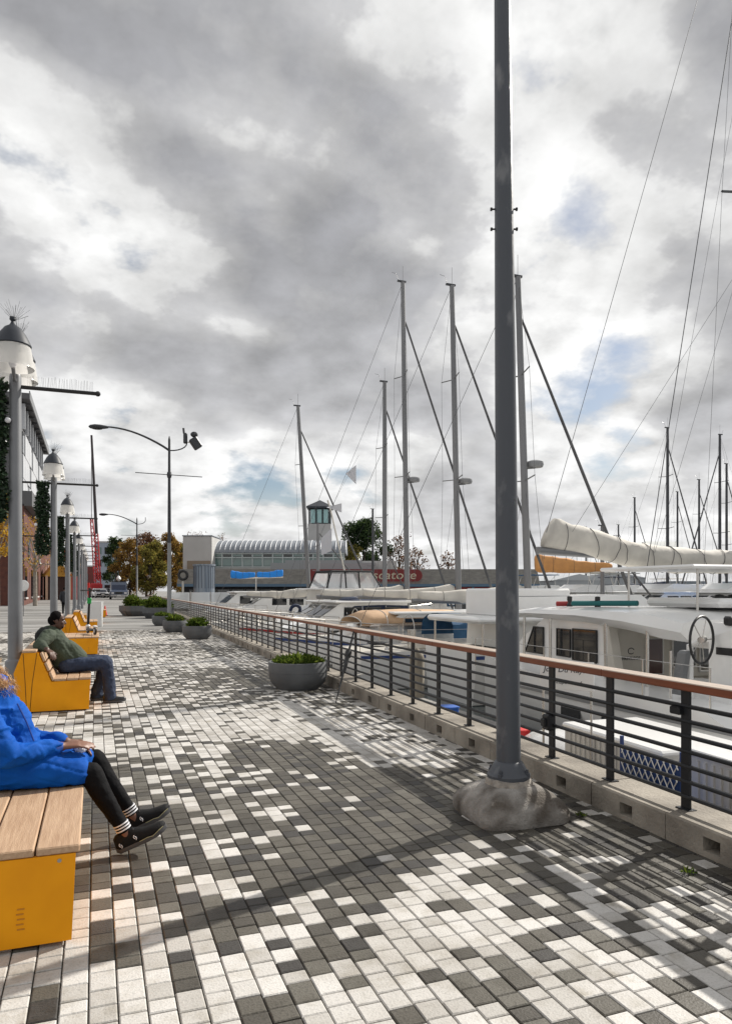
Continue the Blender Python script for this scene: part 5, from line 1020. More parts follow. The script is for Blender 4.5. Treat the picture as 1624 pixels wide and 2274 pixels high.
for src, x_, y_, rz_, lb_, cv_ in ((M2, 20.5, 44.5, 4, 'white cruiser stern-on beyond the raked-mast sailboat', 'white'), (M6, 19.5, 49.5, 178, 'white cruiser with navy canopy in the far corner of the basin', 'navy'), (M7, 22.5, 40.0, 2, 'white cruiser in the outer row behind the enclosure boat', 'blue'), (M3, 18.0, 58.5, 186, 'small white cabin boat moored below the vaulted hall', 'white'), (M2, 24.5, 54.0, 170, 'white cruiser moored before the red restaurant sign', 'white'), (M3, 11.5, 61.0, 176, 'white cabin boat nearest the steel kiosk', 'white'), (M7, 25.5, 47.0, 186, 'white cruiser with blue canopy left of the outer masts', 'blue'), (M3, 21.0, 31.5, 5, 'small white cabin boat beyond the bows of the twin-mast boats', 'white')):
    o = copy_tree(src); o.location = (x_, y_, WL); o.rotation_euler = (0, 0, R(rz_)); o['label'] = lb_
# far shore with boat sheds
fsn = MB(); 
for k in range(40): x_ = 110 + k * 14; fsn.box((x_, 330 - x_ * .35 + random.uniform(-6, 6), 1), (15, 10, random.uniform(3, 9)))
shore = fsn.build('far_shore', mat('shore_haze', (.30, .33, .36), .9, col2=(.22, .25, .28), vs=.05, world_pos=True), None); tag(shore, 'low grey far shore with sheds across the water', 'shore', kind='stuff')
for px, w_, h_, Z, lb_ in ((1258, 7, 4.2, 105, 'pale grey boat shed left of the orange-tan cover mast'), (1330, 9, 4.6, 108, 'pale grey boat shed behind the orange-tan cover')):
    p = at(px, 1310, Z); t = thing('boat_shed', lb_, 'shed', (p.x, p.y, WL), R(-20)); MB().box((0, 0, h_ / 2), (w_, 12, h_)).build('wall', mat('shed_grey', (.34, .36, .38), .6), t); MB().prism([(-w_ / 2 - .2, h_), (0, h_ + .9), (w_ / 2 + .2, h_)], -6.1, 6.1, 'Y').build('roof', mat('shed_roof', (.42, .44, .46), .5), t)
    for k in range(3): MB().box((-w_ / 3 + k * w_ / 3, -6.02, h_ * .45), (w_ / 4.2, .06, h_ * .7)).build('shed_door', M_greyh, t)

# ---------------------------------------------------------------- harbour buildings
GZ = 0.447
def bz(py, Z): return 1.58 - (py - 1310) * Z / 1610
FR = Matrix.Rotation(R(-YAW + 6), 4, 'Z')
M_met = mat('standing_seam', (.24, .26, .29), .6, .1, col2=(.20, .22, .25), vs=1); M_stu = mat('grey_stucco', (.46, .455, .445), .8, col2=(.39, .385, .375), vs=.6); M_stuw = mat('white_stucco', (.50, .495, .485), .8, col2=(.44, .435, .425), vs=.5); M_frame = mat('pale_frame', (.45, .50, .50), .5); M_roofg = mat('brown_grey_roof', (.21, .20, .18), .9, col2=(.15, .143, .13), vs=1.5, stretch=(1, 1, 3), bump=.4, bs=6)
# vaulted hall: local x to the right across the view
Z0 = 98; s0 = Z0 / 1610.0
p0 = at(470, 1310, Z0); H1 = thing('vaulted_hall', 'glazed hall with grey barrel-vaulted ribbed metal roof behind the marina', 'building', (p0.x, p0.y, 0), R(-YAW))
Wd = 292 * s0; z1 = bz(1227, Z0); zt = bz(1195, Z0); zf = bz(1260, Z0)
MB().box((Wd / 2, 5, zf / 2), (Wd + .4, 10, zf)).build('lower_wall', M_stu, H1)
arc = [(0.0, z1)] + [(-.1 + 5 - 5 * math.cos(math.pi * k / 16), z1 + (zt - z1) * math.sin(math.pi * k / 16)) for k in range(17)]
vr = MB().prism(arc[1:], -.3, Wd + .3, 'X').build('vault_roof', M_met, H1, smooth=True)
nr = 27
for k in range(nr + 1):
    x_ = -.28 + (Wd + .56) * k / nr; MB().tube([(x_, a_, b_ + .03) for a_, b_ in arc[1:10]], .075, 4).build('roof_rib', mat('rib_grey', (.30, .315, .34), .6, .1), vr)
MB().box((Wd / 2, 5.1, (zf + z1) / 2), (Wd - .1, 9.6, z1 - zf)).build('hall_core', mat('hall_core', (.08, .09, .09), .8), H1)
nb = 13
for k in range(nb):
    xa = Wd * k / nb + .10; xb = Wd * (k + 1) / nb - .10; zm = zf + (z1 - zf) * .66
    MB().box(((xa + xb) / 2, .25, (zf + .25 + zm) / 2), (xb - xa, .06, zm - zf - .25)).build('window_pane', [M_paneg, mat('window_pale', (.24, .31, .30), .1), M_pane][random.choice((0, 0, 1, 1, 2))], H1); MB().box(((xa + xb) / 2, .25, (zm + .15 + z1) / 2), (xb - xa, .06, z1 - zm - .25)).build('clerestory_pane', [M_paneg, M_pane][k % 2], H1)
for k in range(nb + 1): MB().box((Wd * k / nb, .18, (zf + z1) / 2), (.16, .16, z1 - zf)).build('mullion', M_frame, H1)
for z_ in (zf + .1, zf + (z1 - zf) * .68, z1 - .1): MB().box((Wd / 2, .12, z_), (Wd + .2, .18, .16)).build('transom', M_frame, H1)
gp = MB().prism([(a_, b_) for a_, b_ in arc] + [(9.9, zf), (0, zf)], -.36, -.31, 'X').build('gable_wall', M_stu, H1)
# lighthouse tower
Zt_ = 112; st = Zt_ / 1610; p = at(710, 1310, Zt_); T = thing('lighthouse_tower', 'grey square tower with glazed lantern and dark pyramid cap', 'tower', (p.x, p.y, 0), R(-YAW)); w = 50 * st
MB().box((0, 0, bz(1165, Zt_) / 2), (w, w, bz(1165, Zt_))).build('tower_wall', M_stu, T); za, zb_ = bz(1165, Zt_), bz(1131, Zt_)
MB().box((0, 0, (za + zb_) / 2), (w * .72, w * .72, zb_ - za)).build('lantern_core', mat('lantern_core', (.10, .16, .17), .4), T)
for i in range(4):
    for k in range(3):
        Mx = Matrix.Rotation(math.pi / 2 * i, 4, 'Z'); o = MB().box(((k - 1) * w * .28, -w * .43, (za + zb_) / 2), (w * .2, .05, (zb_ - za) * .86)).build('lantern_pane', mat('lantern_glass', (.30, .50, .50), .05), T); o.data.transform(Mx)
    for k in range(4): o = MB().box(((k - 1.5) * w * .29, -w * .45, (za + zb_) / 2), (.16, .16, zb_ - za)).build('lantern_mullion', mat('dark_frame', (.03, .04, .045), .5), T); o.data.transform(Matrix.Rotation(math.pi / 2 * i, 4, 'Z'))
zc, zp = bz(1130, Zt_), bz(1110, Zt_); h_ = w * .56; MB().add([(-h_, -h_, zc), (h_, -h_, zc), (h_, h_, zc), (-h_, h_, zc), (-h_, -h_, zc + .25), (h_, -h_, zc + .25), (h_, h_, zc + .25), (-h_, h_, zc + .25), (0, 0, zp)], [(0, 3, 2, 1), (0, 1, 5, 4), (1, 2, 6, 5), (2, 3, 7, 6), (3, 0, 4, 7), (4, 5, 8), (5, 6, 8), (6, 7, 8), (7, 4, 8)]).build('pyramid_cap', mat('slate_cap', (.035, .04, .05), .6), T)
# white box annex
Zb = 96; p = at(438, 1310, Zb); X1 = thing('white_annex', 'plain pale box-shaped annex left of the vaulted hall', 'building', (p.x, p.y, 0), R(-YAW)); w = 64 * Zb / 1610; MB().box((0, 3, bz(1190, Zb) / 2), (w, 6, bz(1190, Zb))).build('wall', M_stuw, X1); MB().cbox((0, 3, bz(1190, Zb) + .05), (w + .2, 6.2, .14), .03).build('parapet_cap', M_met, X1)
MB().box((.2, -.05, bz(1255, Zb)), (w * .8, .12, 1.2)).build('wall_canopy', mat('canopy_tan', (.25, .20, .15), .8), X1)
# restaurant on the pier
Zr = 90; sr = Zr / 1610; p = at(400, 1310, Zr); RS = thing('pier_restaurant', 'long low restaurant with brown-grey roof, blue eaves and red sign', 'building', (p.x, p.y, 0), R(-YAW)); wr = 790 * sr
zt, ze, zb0 = bz(1263, Zr), bz(1299, Zr), 0.2
MB().box((wr / 2, 4.5, (zb0 + ze) / 2), (wr, 8, ze - zb0)).build('wall', mat('dark_wall', (.03, .03, .035), .7), RS)
rf = MB().prism([(-.4, ze), (-.5, ze + .12), (.9, zt), (8.2, zt), (9.5, ze)], -.3, wr + .3, 'X').build('roof', M_roofg, RS)
MB().box((wr / 2, -.52, ze - .02), (wr + .5, .14, .34)).build('eave_fascia', mat('eave_blue', (.10, .17, .25), .6), RS); MB().box((wr / 2 + wr * .18, -.42, ze - .42), (wr * .62, .1, .3)).build('red_band', mat('band_red', (.22, .03, .03), .6), RS)
for k in range(24):
    xa = wr * .04 + k * wr * .04; MB().box((xa, .44, ze - 1.25), (wr * .034, .05, 1.4)).build('window', M_pane, RS); MB().box((xa + wr * .02, .40, ze - 1.25), (.09, .08, 1.6)).build('window_post', mat('post_grey', (.2, .2, .2), .6), RS)
for k in range(4): MB().box((wr * (.52 + .1 * k), -.6, (ze - .3) / 2 + .1), (.22, .22, ze - .4)).build('porch_post', mat('eave_blue', (.1, .17, .25)), RS)
sx0, sx1 = (690 - 400) * sr, (936 - 400) * sr; zs0, zs1 = bz(1291, Zr), bz(1264, Zr); zc = (zs0 + zs1) / 2; rr = (zs1 - zs0) / 2
so = MB().prism([(sx0, zs0), (sx1 - rr, zs0)] + [(sx1 - rr + rr * math.sin(math.pi * k / 10), zc - rr * math.cos(math.pi * k / 10)) for k in range(1, 10)] + [(sx1 - rr, zs1), (sx0, zs1)], -.72, -.60, 'Y').build('sign_board', mat('sign_red', (.20, .022, .022), .6), RS)
text('sign_lettering', 'Il', 1.3, Matrix.Translation(((725 - 400) * sr, -.73, zc)) @ Matrix.Rotation(R(90), 4, 'X'), mat('sign_cream', (.62, .55, .40), .6), RS, extrude=.02, shear=.15)
text('sign_lettering', 'Pescatore', 1.5, Matrix.Translation(((858 - 400) * sr, -.73, zc)) @ Matrix.Rotation(R(90), 4, 'X') @ Matrix.Scale(1.2, 4, (1, 0, 0)), mat('sign_cream', (.62, .55, .40), .6), RS, extrude=.02, shear=.15)
MB().box((wr * .56, 4, zt + .55), (wr * .10, 3, 1.1)).build('rooftop_unit', M_stu, RS); MB().box((wr * .40, 3, zt + .9), (wr * .22, 3, .5)).box((wr * .40, 3, zt + .4), (wr * .30, 3.4, .8)).build('roof_screen', mat('screen_grey', (.30, .31, .32), .7), RS); MB().box((wr * .30, 6, zt + .2), (.4, .4, .4)).build('vent', M_met, RS)
# blue-grey kiosk and its glass screen
Zk = 62; p = at(453, 1310, Zk); K = thing('steel_kiosk', 'blue-grey corrugated steel kiosk behind a glass screen left of the marina', 'kiosk', (p.x, p.y, 0), R(-YAW)); w = 46 * Zk / 1610
MB().lathe([(w / 2, WL), (w / 2, bz(1257, Zk)), (w / 2 + .08, bz(1256, Zk)), (w / 2 + .08, bz(1253, Zk))], n=20).build('kiosk_wall', mat('kiosk_steel', (.16, .20, .25), .45, .4, col2=(.30, .33, .37), vs=2, stretch=(6, 6, .1)), K)
for k in range(20): a_ = 2 * math.pi * k / 20; MB().box((math.cos(a_) * w / 2, math.sin(a_) * w / 2, bz(1280, Zk)), (.05, .05, 2.0), a_).build('rib', mat('kiosk_rib', (.08, .10, .13), .5), K)
tyre = MB().tube([at(406, 1277, 61) + Vector((.36 * math.cos(R(a_)) * CY, -.36 * math.cos(R(a_)) * SY, .36 * math.sin(R(a_)))) for a_ in range(0, 361, 24)], .12, 8, False).build('hanging_tyre', M_black, None, smooth=True); tag(tyre, 'black tyre hung on a post beside the steel kiosk', 'tyre')
tpst = MB().tube([at(406, 1283, 61.2), Vector((*at(406, 1283, 61.2).xy, 0))], .09, 8).build('tyre_post', M_gel2, None); tag(tpst, 'pale post carrying the black tyre by the kiosk', 'post')
gs = thing('glass_screen', 'row of glass panels on the quay in front of the steel kiosk', 'fence', at(400, 1330, 58)); gs.location.z = 0
for k in range(4): MB().box((k * 1.55, k * -.3, .75), (1.45, .03, 1.3)).build('glass_panel', M_clear, gs); MB().box((k * 1.55 - .77, k * -.3 + .14, .7), (.06, .06, 1.5)).build('screen_post', M_ss, gs)

# ---------------------------------------------------------------- left-hand buildings
M_brick = mat('red_brick', (.13, .045, .03), .85, col2=(.085, .03, .022), vs=3, bump=.4, bs=12); M_wp = mat('white_panel', (.48, .49, .51), .5, col2=(.42, .43, .45), vs=.3); M_ovh = mat('overhang_grey', (.09, .09, .095), .6)
LB = thing('white_block', 'tall white panelled building with dark deep roof overhang left of the lamp posts', 'building', (-5.8, 69, GZ * .5))
LBl = 26.0; ht = 18.0
MB().box((-6, LBl / 2, 4.4), (12, LBl, 8.8)).build('base_wall', M_brick, LB); MB().box((-6.0, LBl / 2, 13.1), (11.6, LBl - .2, 8.4)).build('core_wall', M_ovh, LB)
for i in range(12):
    for j in range(3):
        y_ = .2 + i * (LBl - .4) / 12; z_ = 9.0 + j * 2.1
        if (i * 3 + j) % 4 == 2: MB().box((-.16, y_ + LBl / 24, z_ + 1.05), (.1, LBl / 12 - .25, 1.8)).build('window', M_pane, LB)
        else: MB().cbox((-.13, y_ + LBl / 24, z_ + 1.05), (.14, LBl / 12 - .10, 2.04), .02).build('wall_panel', M_wp, LB)
for i in range(9): MB().box((-.16, 1.6 + i * 2.85, 16.4), (.06, 2.3, 1.7)).build('clerestory_window', M_pane, LB); MB().box((-.05, .2 + i * 2.85, 16.4), (.3, .25, 2.2)).build('clerestory_column', M_wp, LB)
MB().box((-5.0, LBl / 2 - .5, ht - .1), (11.0, LBl + 1.2, .5)).build('roof_overhang', M_ovh, LB); MB().box((.54, LBl / 2 - .5, ht - .02), (.08, LBl + 1.3, .7)).build('roof_fascia', mat('fascia_grey', (.2, .205, .21), .4, .3), LB)
for i in range(10): MB().box((.1, .6 + i * 2.6, ht - .42), (.7, .12, .2)).build('soffit_beam', M_ovh, LB)
MB().box((.25, LBl / 2 - .5, 9.3), (.8, LBl - 1, 1.3)).build('canopy_fascia', mat('canopy_grey', (.10, .10, .105), .6), LB)
for i in range(7): MB().box((.03, 1.6 + i * 3.4, 5.2 if i % 2 else 2.0), (.08, 2.0, 1.6 if i % 2 else 2.6)).build('lower_window', M_pane, LB); MB().box((.07, 1.6 + i * 3.4, 4.3 if i % 2 else .65), (.16, 2.2, .14)).build('sill', M_stuw, LB)
BK = thing('brick_shop', 'dark red brick shopfront with pale pilasters beyond the white building', 'building', (-5.9, 97, GZ)); MB().box((-4, 8, 3.4), (8, 16, 6.8)).build('wall', M_brick, BK); MB().box((-4, 8, 6.95), (8.3, 16.3, .3)).build('cornice', M_stu, BK)
MB().box((-4, -.06, 4.2), (8, .12, .25)).build('band', M_stuw, BK)
for k in range(4): MB().box((-.8 - 2.2 * k, -.04, 1.7), (1.3, .1, 2.6)).build('shop_window', M_pane, BK)
for k in range(3): MB().box((-.25 + .0 * k, 2 + 5 * k, 2.5), (.7, .5, 5.0)).build('pilaster', mat('pale_pilaster', (.62, .42, .30), .7), BK)
YK = thing('gabled_kiosk', 'small kiosk with sunlit yellow gable roof beside the brick shop', 'kiosk', (-4.3, 92, GZ), R(10)); MB().box((0, 0, 1.4), (2.4, 3, 2.8)).build('wall', mat('kiosk_dark', (.05, .025, .02), .8), YK)
MB().prism([(-1.5, 2.7), (0.0, 4.6), (1.5, 2.7)], -1.7, 1.7, 'Y').build('gable_roof', mat('gable_yellow', (.55, .30, .04), .6), YK)
for q in (-1, 1): MB().box((q * 1.25, -1.75, 1.4), (.25, .25, 2.8)).build('porch_post', mat('pale_pilaster', (.62, .42, .3)), YK)
dsc = thing('round_sign', 'white round sign on a pole in front of the red brick wall', 'sign', at(52, 1300, 44)); dsc.location.z = 0; dz = at(52, 1300, 44).z; o = MB().lathe([(.32, -.02), (.34, 0), (.32, .02)], n=28).build('disc', M_gel, dsc); o.rotation_euler = (R(90), 0, R(-YAW)); o.location = (0, 0, dz); MB().tube([(0, .04, 0), (0, .04, dz)], .025, 6).build('sign_pole', M_lamp, dsc)
fb_ = MB(); 
# distant street end
for px, Z, w, h, c, lb_ in ((238, 150, 5, 11, (.30, .34, .40), 'pale blue-grey distant building at the end of the street'), (215, 165, 8, 6.5, (.16, .035, .03), 'dark red distant building at the end of the street')):
    p = at(px, 1310, Z); t = thing('distant_building', lb_, 'building', (p.x, p.y, GZ), R(-8)); MB().box((0, 4, h / 2), (w, 8, h)).build('wall', mat('distant_%d' % px, c, .8), t); MB().box((0, 4, h + .1), (w + .2, 8.2, .3)).build('parapet', M_stu, t)
    for i in range(3):
        for j in range(int(h / 2.6)): MB().box((-w / 3 + i * w / 3, -.04, 1.5 + j * 2.6), (w / 5, .1, 1.4)).build('window', M_pane if (i + j) % 3 else M_paneg, t)
rb = thing('red_hoarding', 'bright red hoarding panel seen between the lamp posts', 'panel', at(168, 1320, 85), R(-10)); rb.location.z = GZ; MB().box((0, 0, 1.5), (1.6, .15, 3.0)).build('hoarding_panel', mat('hoarding_red', (.65, .02, .015), .6), rb); MB().box((1.1, .2, 1.0), (.8, .15, 2.0)).build('hoarding_panel', mat('hoarding_red', (.65, .02, .015)), rb)
rs = thing('red_banner', 'small orange-red banner hung on a bracket beside the lamp posts', 'banner', at(146, 1227, 70)); MB().box((0, 0, 0), (1.05, .04, .85)).build('cloth', mat('banner_red', (.42, .06, .02), .8), rs); MB().tube([(-.9, 0, .43), (.55, 0, .43)], .03, 6).build('bracket', M_black, rs); MB().tube([(-.9, 0, .43), (-.9, 0, -rs.location.z + .45)], .05, 6).build('banner_pole', M_lamp, rs)

# ---------------------------------------------------------------- crane
CR = thing('mobile_crane', 'tall red lattice crane boom with dark tip at the end of the street', 'crane', at(218, 1320, 118)); CR.location.z = GZ; CP = CR.location.copy()
M_red = mat('crane_red', (.45, .02, .025), .5); M_crd = mat('crane_dark', (.03, .02, .022), .5)
def lattice(a, b_, w, m, name, n=24):
    a, b_ = Vector(a), Vector(b_); d = (b_ - a).normalized(); u = d.cross(Vector((0, 1, 0))).normalized(); v = d.cross(u); mb = MB(); cs = [(1, 1), (1, -1), (-1, -1), (-1, 1)]
    W = lambda f: w * (1 - .45 * f)
    for i, j in cs: mb.tube([a + (u * i + v * j) * W(0), b_ + (u * i + v * j) * W(1)], .09, 4)
    for k in range(n):
        f0, f1 = k / n, (k + 1) / n; p, q = a.lerp(b_, f0), a.lerp(b_, f1)
        for (i, j), (i2, j2) in zip(cs, cs[1:] + cs[:1]): mb.tube([p + (u * i + v * j) * W(f0), q + (u * i2 + v * j2) * W(f1)], .055, 3)
    return mb.build(name, m, CR)
tip = at(203, 966, 118) - CP; mid = at(214, 1185, 118) - CP; lattice((0, 0, 2), mid, .40, M_red, 'lower_boom', 14); MB().tube([mid, tip], [.26, .17], 8).build('upper_boom', M_crd, CR)
lattice(at(214, 1290, 122) - CP, at(203, 1150, 122) - CP, .35, M_red, 'back_mast', 10); MB().tube([tip, at(203, 1150, 122) - CP], .05, 4).build('pendant_line', M_crd, CR)
MB().cbox((-.3, 0, 1.6), (1.9, 2.4, 1.3), .2).build('cab', M_red, CR); MB().cbox((-.2, 0, .45), (4.0, 3.4, .9), .15).build('carrier', M_crd, CR)

# ---------------------------------------------------------------- tall street lights
M_sl = mat('street_light_dark', (.045, .047, .052), .45, .3); M_sll = mat('street_light_grey', (.23, .235, .24), .5, .2)
def street_light(x, y, h, label, flood):
    t = thing('street_light', label, 'street light', (x, y, max(0, gz(y))), 0, 'cobra-head street lights')
    MB().lathe([(.16, 0), (.16, .35), (.11, .42), (.10, h * .42), (.095, h * .42)], n=14).build('lower_pole', M_sll, t, smooth=True); MB().lathe([(.094, h * .42), (.06, h - .2), (.02, h)], n=12).build('upper_pole', M_sl, t, smooth=True)
    za = h - .75; arm = [Vector((-3.15 * f, 0, za + 1.0 * math.sin(min(1, f * 1.05) * math.pi / 2) ** .9)) for f in [i / 10 for i in range(11)]]
    MB().tube(arm, [.06 - .02 * i / 10 for i in range(11)], 8).build('arm', M_sl, t, smooth=True)
    hd_ = Vector((-3.1, 0, za + .98)); secs = []
    for f, w, hh in ((0, .05, .05), (.12, .08, .08), (.4, .17, .12), (.7, .19, .13), (.92, .12, .09), (1.0, .03, .03)): secs.append([hd_ + Vector((-.95 * f + .1, w * math.cos(2 * math.pi * k / 12), hh * math.sin(2 * math.pi * k / 12) - .03 * f)) for k in range(12)])
    lh = MB().loft(secs).build('lamp_head', M_sl, t, smooth=True); MB().ball(hd_ + Vector((-.45, 0, -.10)), (.28, .13, .07), 12, 6).build('lens', M_clear, lh, smooth=True)
    MB().tube([(0, 0, za)] + [Vector((.9 * math.sin(a_), 0, za + .45 - .45 * math.cos(a_))) for a_ in [math.pi / 2 * k / 6 for k in range(1, 7)]] + [(.9, 0, za + .8)], .035, 6).build('short_arm', M_sl, t, smooth=True)
    MB().tube([(-1.7, 0, h - 2.0), (1.7, 0, h - 2.05)], .022, 5).build('banner_bar', M_sl, t); MB().lathe([(.1, -.15), (.13, 0), (.1, .15)], (0, 0, h - 2.03), 10).build('collar', M_sl, t)
    if flood:
        MB().cbox((.82, 0, h - .05), (.2, .25, .55), .05).tube([(.75, 0, h + .2), (.72, 0, h + .48)], .06, 6).build('floodlight', M_sl, t); M_ = Matrix.Rotation(R(-35), 3, 'Y')
        MB().cbox((1.35, 0, h - .28), (.45, .35, .62), .05, M_).ball((1.28, 0, h + .18), (.2, .15, .16), 8, 6).build('floodlight', M_sl, t); MB().tube([(.9, 0, h - .25), (1.2, 0, h - .25)], .03, 6).build('flood_bracket', M_ss, t)
    return t
street_light(3.62, 39.2, 9.65, 'tall cobra-head street light with floodlights beside the round planters', True); street_light(4.3, 84.2, 9.2, 'farther, smaller-looking cobra-head street light in front of the autumn trees', False)

# ---------------------------------------------------------------- trees
LEAFC = {'rust': [(.20, .115, .032), (.13, .075, .026), (.27, .175, .045)], 'olive': [(.15, .135, .032), (.105, .09, .026), (.24, .18, .04)], 'green': [(.028, .045, .018), (.045, .062, .022), (.018, .028, .012)], 'gold': [(.36, .20, .02), (.22, .11, .02), (.42, .27, .04)], 'brown': [(.11, .055, .03), (.07, .038, .024), (.15, .08, .04)]}
M_bark = mat('bark', (.10, .08, .065), .9, col2=(.06, .05, .04), vs=4, bump=.5, bs=10); M_barkp = mat('pale_bark', (.30, .26, .22), .9, col2=(.18, .155, .13), vs=5)
def tree(x, y, z, h, cr, kind, label, n=2600, leaf=.28, trunkh=.35, sparse=1.0, bark=None, group='autumn trees'):
    t = thing('broadleaf_tree', label, 'tree', (x, y, z), random.random() * 6, group); rnd = random.Random(int(x * 31 + y * 17)); tr = MB(); top = Vector((rnd.gauss(0, .1), rnd.gauss(0, .1), h * .75))
    r0 = max(.07, h * .022); tr.tube([(0, 0, 0), (0.02, 0, h * trunkh), top.lerp(Vector((0, 0, h * trunkh)), .5), top], [r0, r0 * .8, r0 * .5, r0 * .15], 8); clumps = []
    for k in range(13):
        a_ = 2.4 * k + rnd.random() * .6; f = trunkh + (0.92 - trunkh) * (k + .5) / 13; rad = cr * math.sin(math.pi * min(.96, max(.12, (f - trunkh + .12) / (1.05 - trunkh)))) ** .7 * rnd.uniform(.75, 1.1)
        e_ = Vector((math.cos(a_) * rad * .8, math.sin(a_) * rad * .8, h * f + rnd.uniform(-.1, .4) * cr * .5)); s_ = Vector((0, 0, h * max(trunkh * .9, f - .22))); tr.tube([s_, s_.lerp(e_, .5) + Vector((0, 0, .12 * rad)), e_], [r0 * .4, r0 * .25, .012], 5); clumps.append((e_, cr * rnd.uniform(.32, .52)))
        for j in range(3):
            d = e_ + Vector((rnd.gauss(0, .4), rnd.gauss(0, .4), rnd.gauss(.15, .3))) * cr * .45; tr.tube([s_.lerp(e_, .6), d], [r0 * .2, .008], 4); clumps.append((d, cr * rnd.uniform(.2, .34)))
    clumps.append((top + Vector((0, 0, h * .12)), cr * .4)); tr.build('trunk', bark or M_bark, t, smooth=True); lf = MB(); tot = sum(r * r for c, r in clumps)
    for c, r in clumps:
        for k in range(int(n * sparse * r * r / tot)):
            d = Vector((rnd.gauss(0, 1), rnd.gauss(0, 1), rnd.gauss(0, .8))).normalized() * r * rnd.random() ** .45; p = c + d; u = Vector((rnd.gauss(0, 1), rnd.gauss(0, 1), rnd.gauss(-.3, .8))).normalized() * leaf * rnd.uniform(.6, 1.3); v = u.cross(Vector((rnd.gauss(0, 1), rnd.gauss(0, 1), rnd.gauss(0, 1)))).normalized() * leaf * .32
            lf.cur = rnd.choices((0, 1, 2), (4, 3, 2))[0]; lf.quad(p - u * .5, p + v, p + u * .5, p - v)
    lf.build('crown', [leaf_mat('%s_leaf_%d' % (kind, i), tuple(v * f_ for v, f_ in zip(c, (1.15, 1.2, 1.5))), .35) for i, c in enumerate(LEAFC[kind])], t, fix=False); return t
def ptree(px, Z, topy, wpx, kind, label, **kw):
    p = at(px, 1310, Z); h = bz(topy, Z) - GZ; tree(p.x, p.y, GZ, h, wpx * Z / 1610 / 2, kind, label, **kw)
kw = dict(trunkh=.12, leaf=.34)
ptree(258, 130, 1190, 60, 'green', 'dark green tree leftmost of the autumn trees at the street end', n=5200, **kw)
ptree(288, 112, 1196, 74, 'rust', 'rust-orange tree left of the farther street light', n=7000, **kw)
ptree(325, 124, 1176, 80, 'brown', 'tall brown thinly leaved tree behind the farther street light', n=5200, **kw)
ptree(334, 106, 1208, 76, 'olive', 'olive-gold tree directly right of the farther street light', n=7500, **kw)
ptree(378, 110, 1188, 76, 'rust', 'rust-brown tree behind the tall floodlight pole', n=7000, **kw)
ptree(404, 116, 1202, 56, 'olive', 'olive tree partly hidden by the pale annex', n=5200, **kw)
ptree(440, 125, 1172, 76, 'brown', 'bare-topped brown tree rising above the pale annex', n=900, leaf=.26)
ptree(490, 130, 1182, 50, 'brown', 'sparse brown treetop above the left end of the vaulted roof', n=600, leaf=.24)
ptree(808, 118, 1148, 104, 'green', 'tall dark green tree right of the lighthouse tower', n=11000, leaf=.42, trunkh=.2)
ptree(778, 114, 1205, 56, 'olive', 'rusty olive tree at the foot of the tall green tree', n=2600)
ptree(885, 118, 1185, 66, 'brown', 'sparse reddish tree right of the tall green tree', n=750, leaf=.36)
ptree(925, 116, 1212, 48, 'brown', 'small sparse reddish tree above the red sign', n=520, leaf=.36)
ptree(995, 118, 1222, 44, 'brown', 'last sparse reddish treetop above the restaurant roof', n=420, leaf=.36)
p = at(78, 1340, 62); tree(p.x, p.y, .15, 8.2, 2.0, 'gold', 'slim young street tree with thinning yellow leaves before the brick wall', n=1500, leaf=.16, trunkh=.42, sparse=.8, bark=M_barkp)
p = at(4, 1340, 40); tree(p.x - .25, p.y, .0, 7.6, 1.3, 'gold', 'golden-leaved street tree at the left edge behind the nearest lamp', n=2600, leaf=.15, trunkh=.45, bark=M_barkp)
p = at(150, 1330, 84); tree(p.x, p.y, GZ, 6.0, 1.3, 'gold', 'small golden tree between the third and fourth lamp posts', n=900, leaf=.2, trunkh=.4, bark=M_barkp)

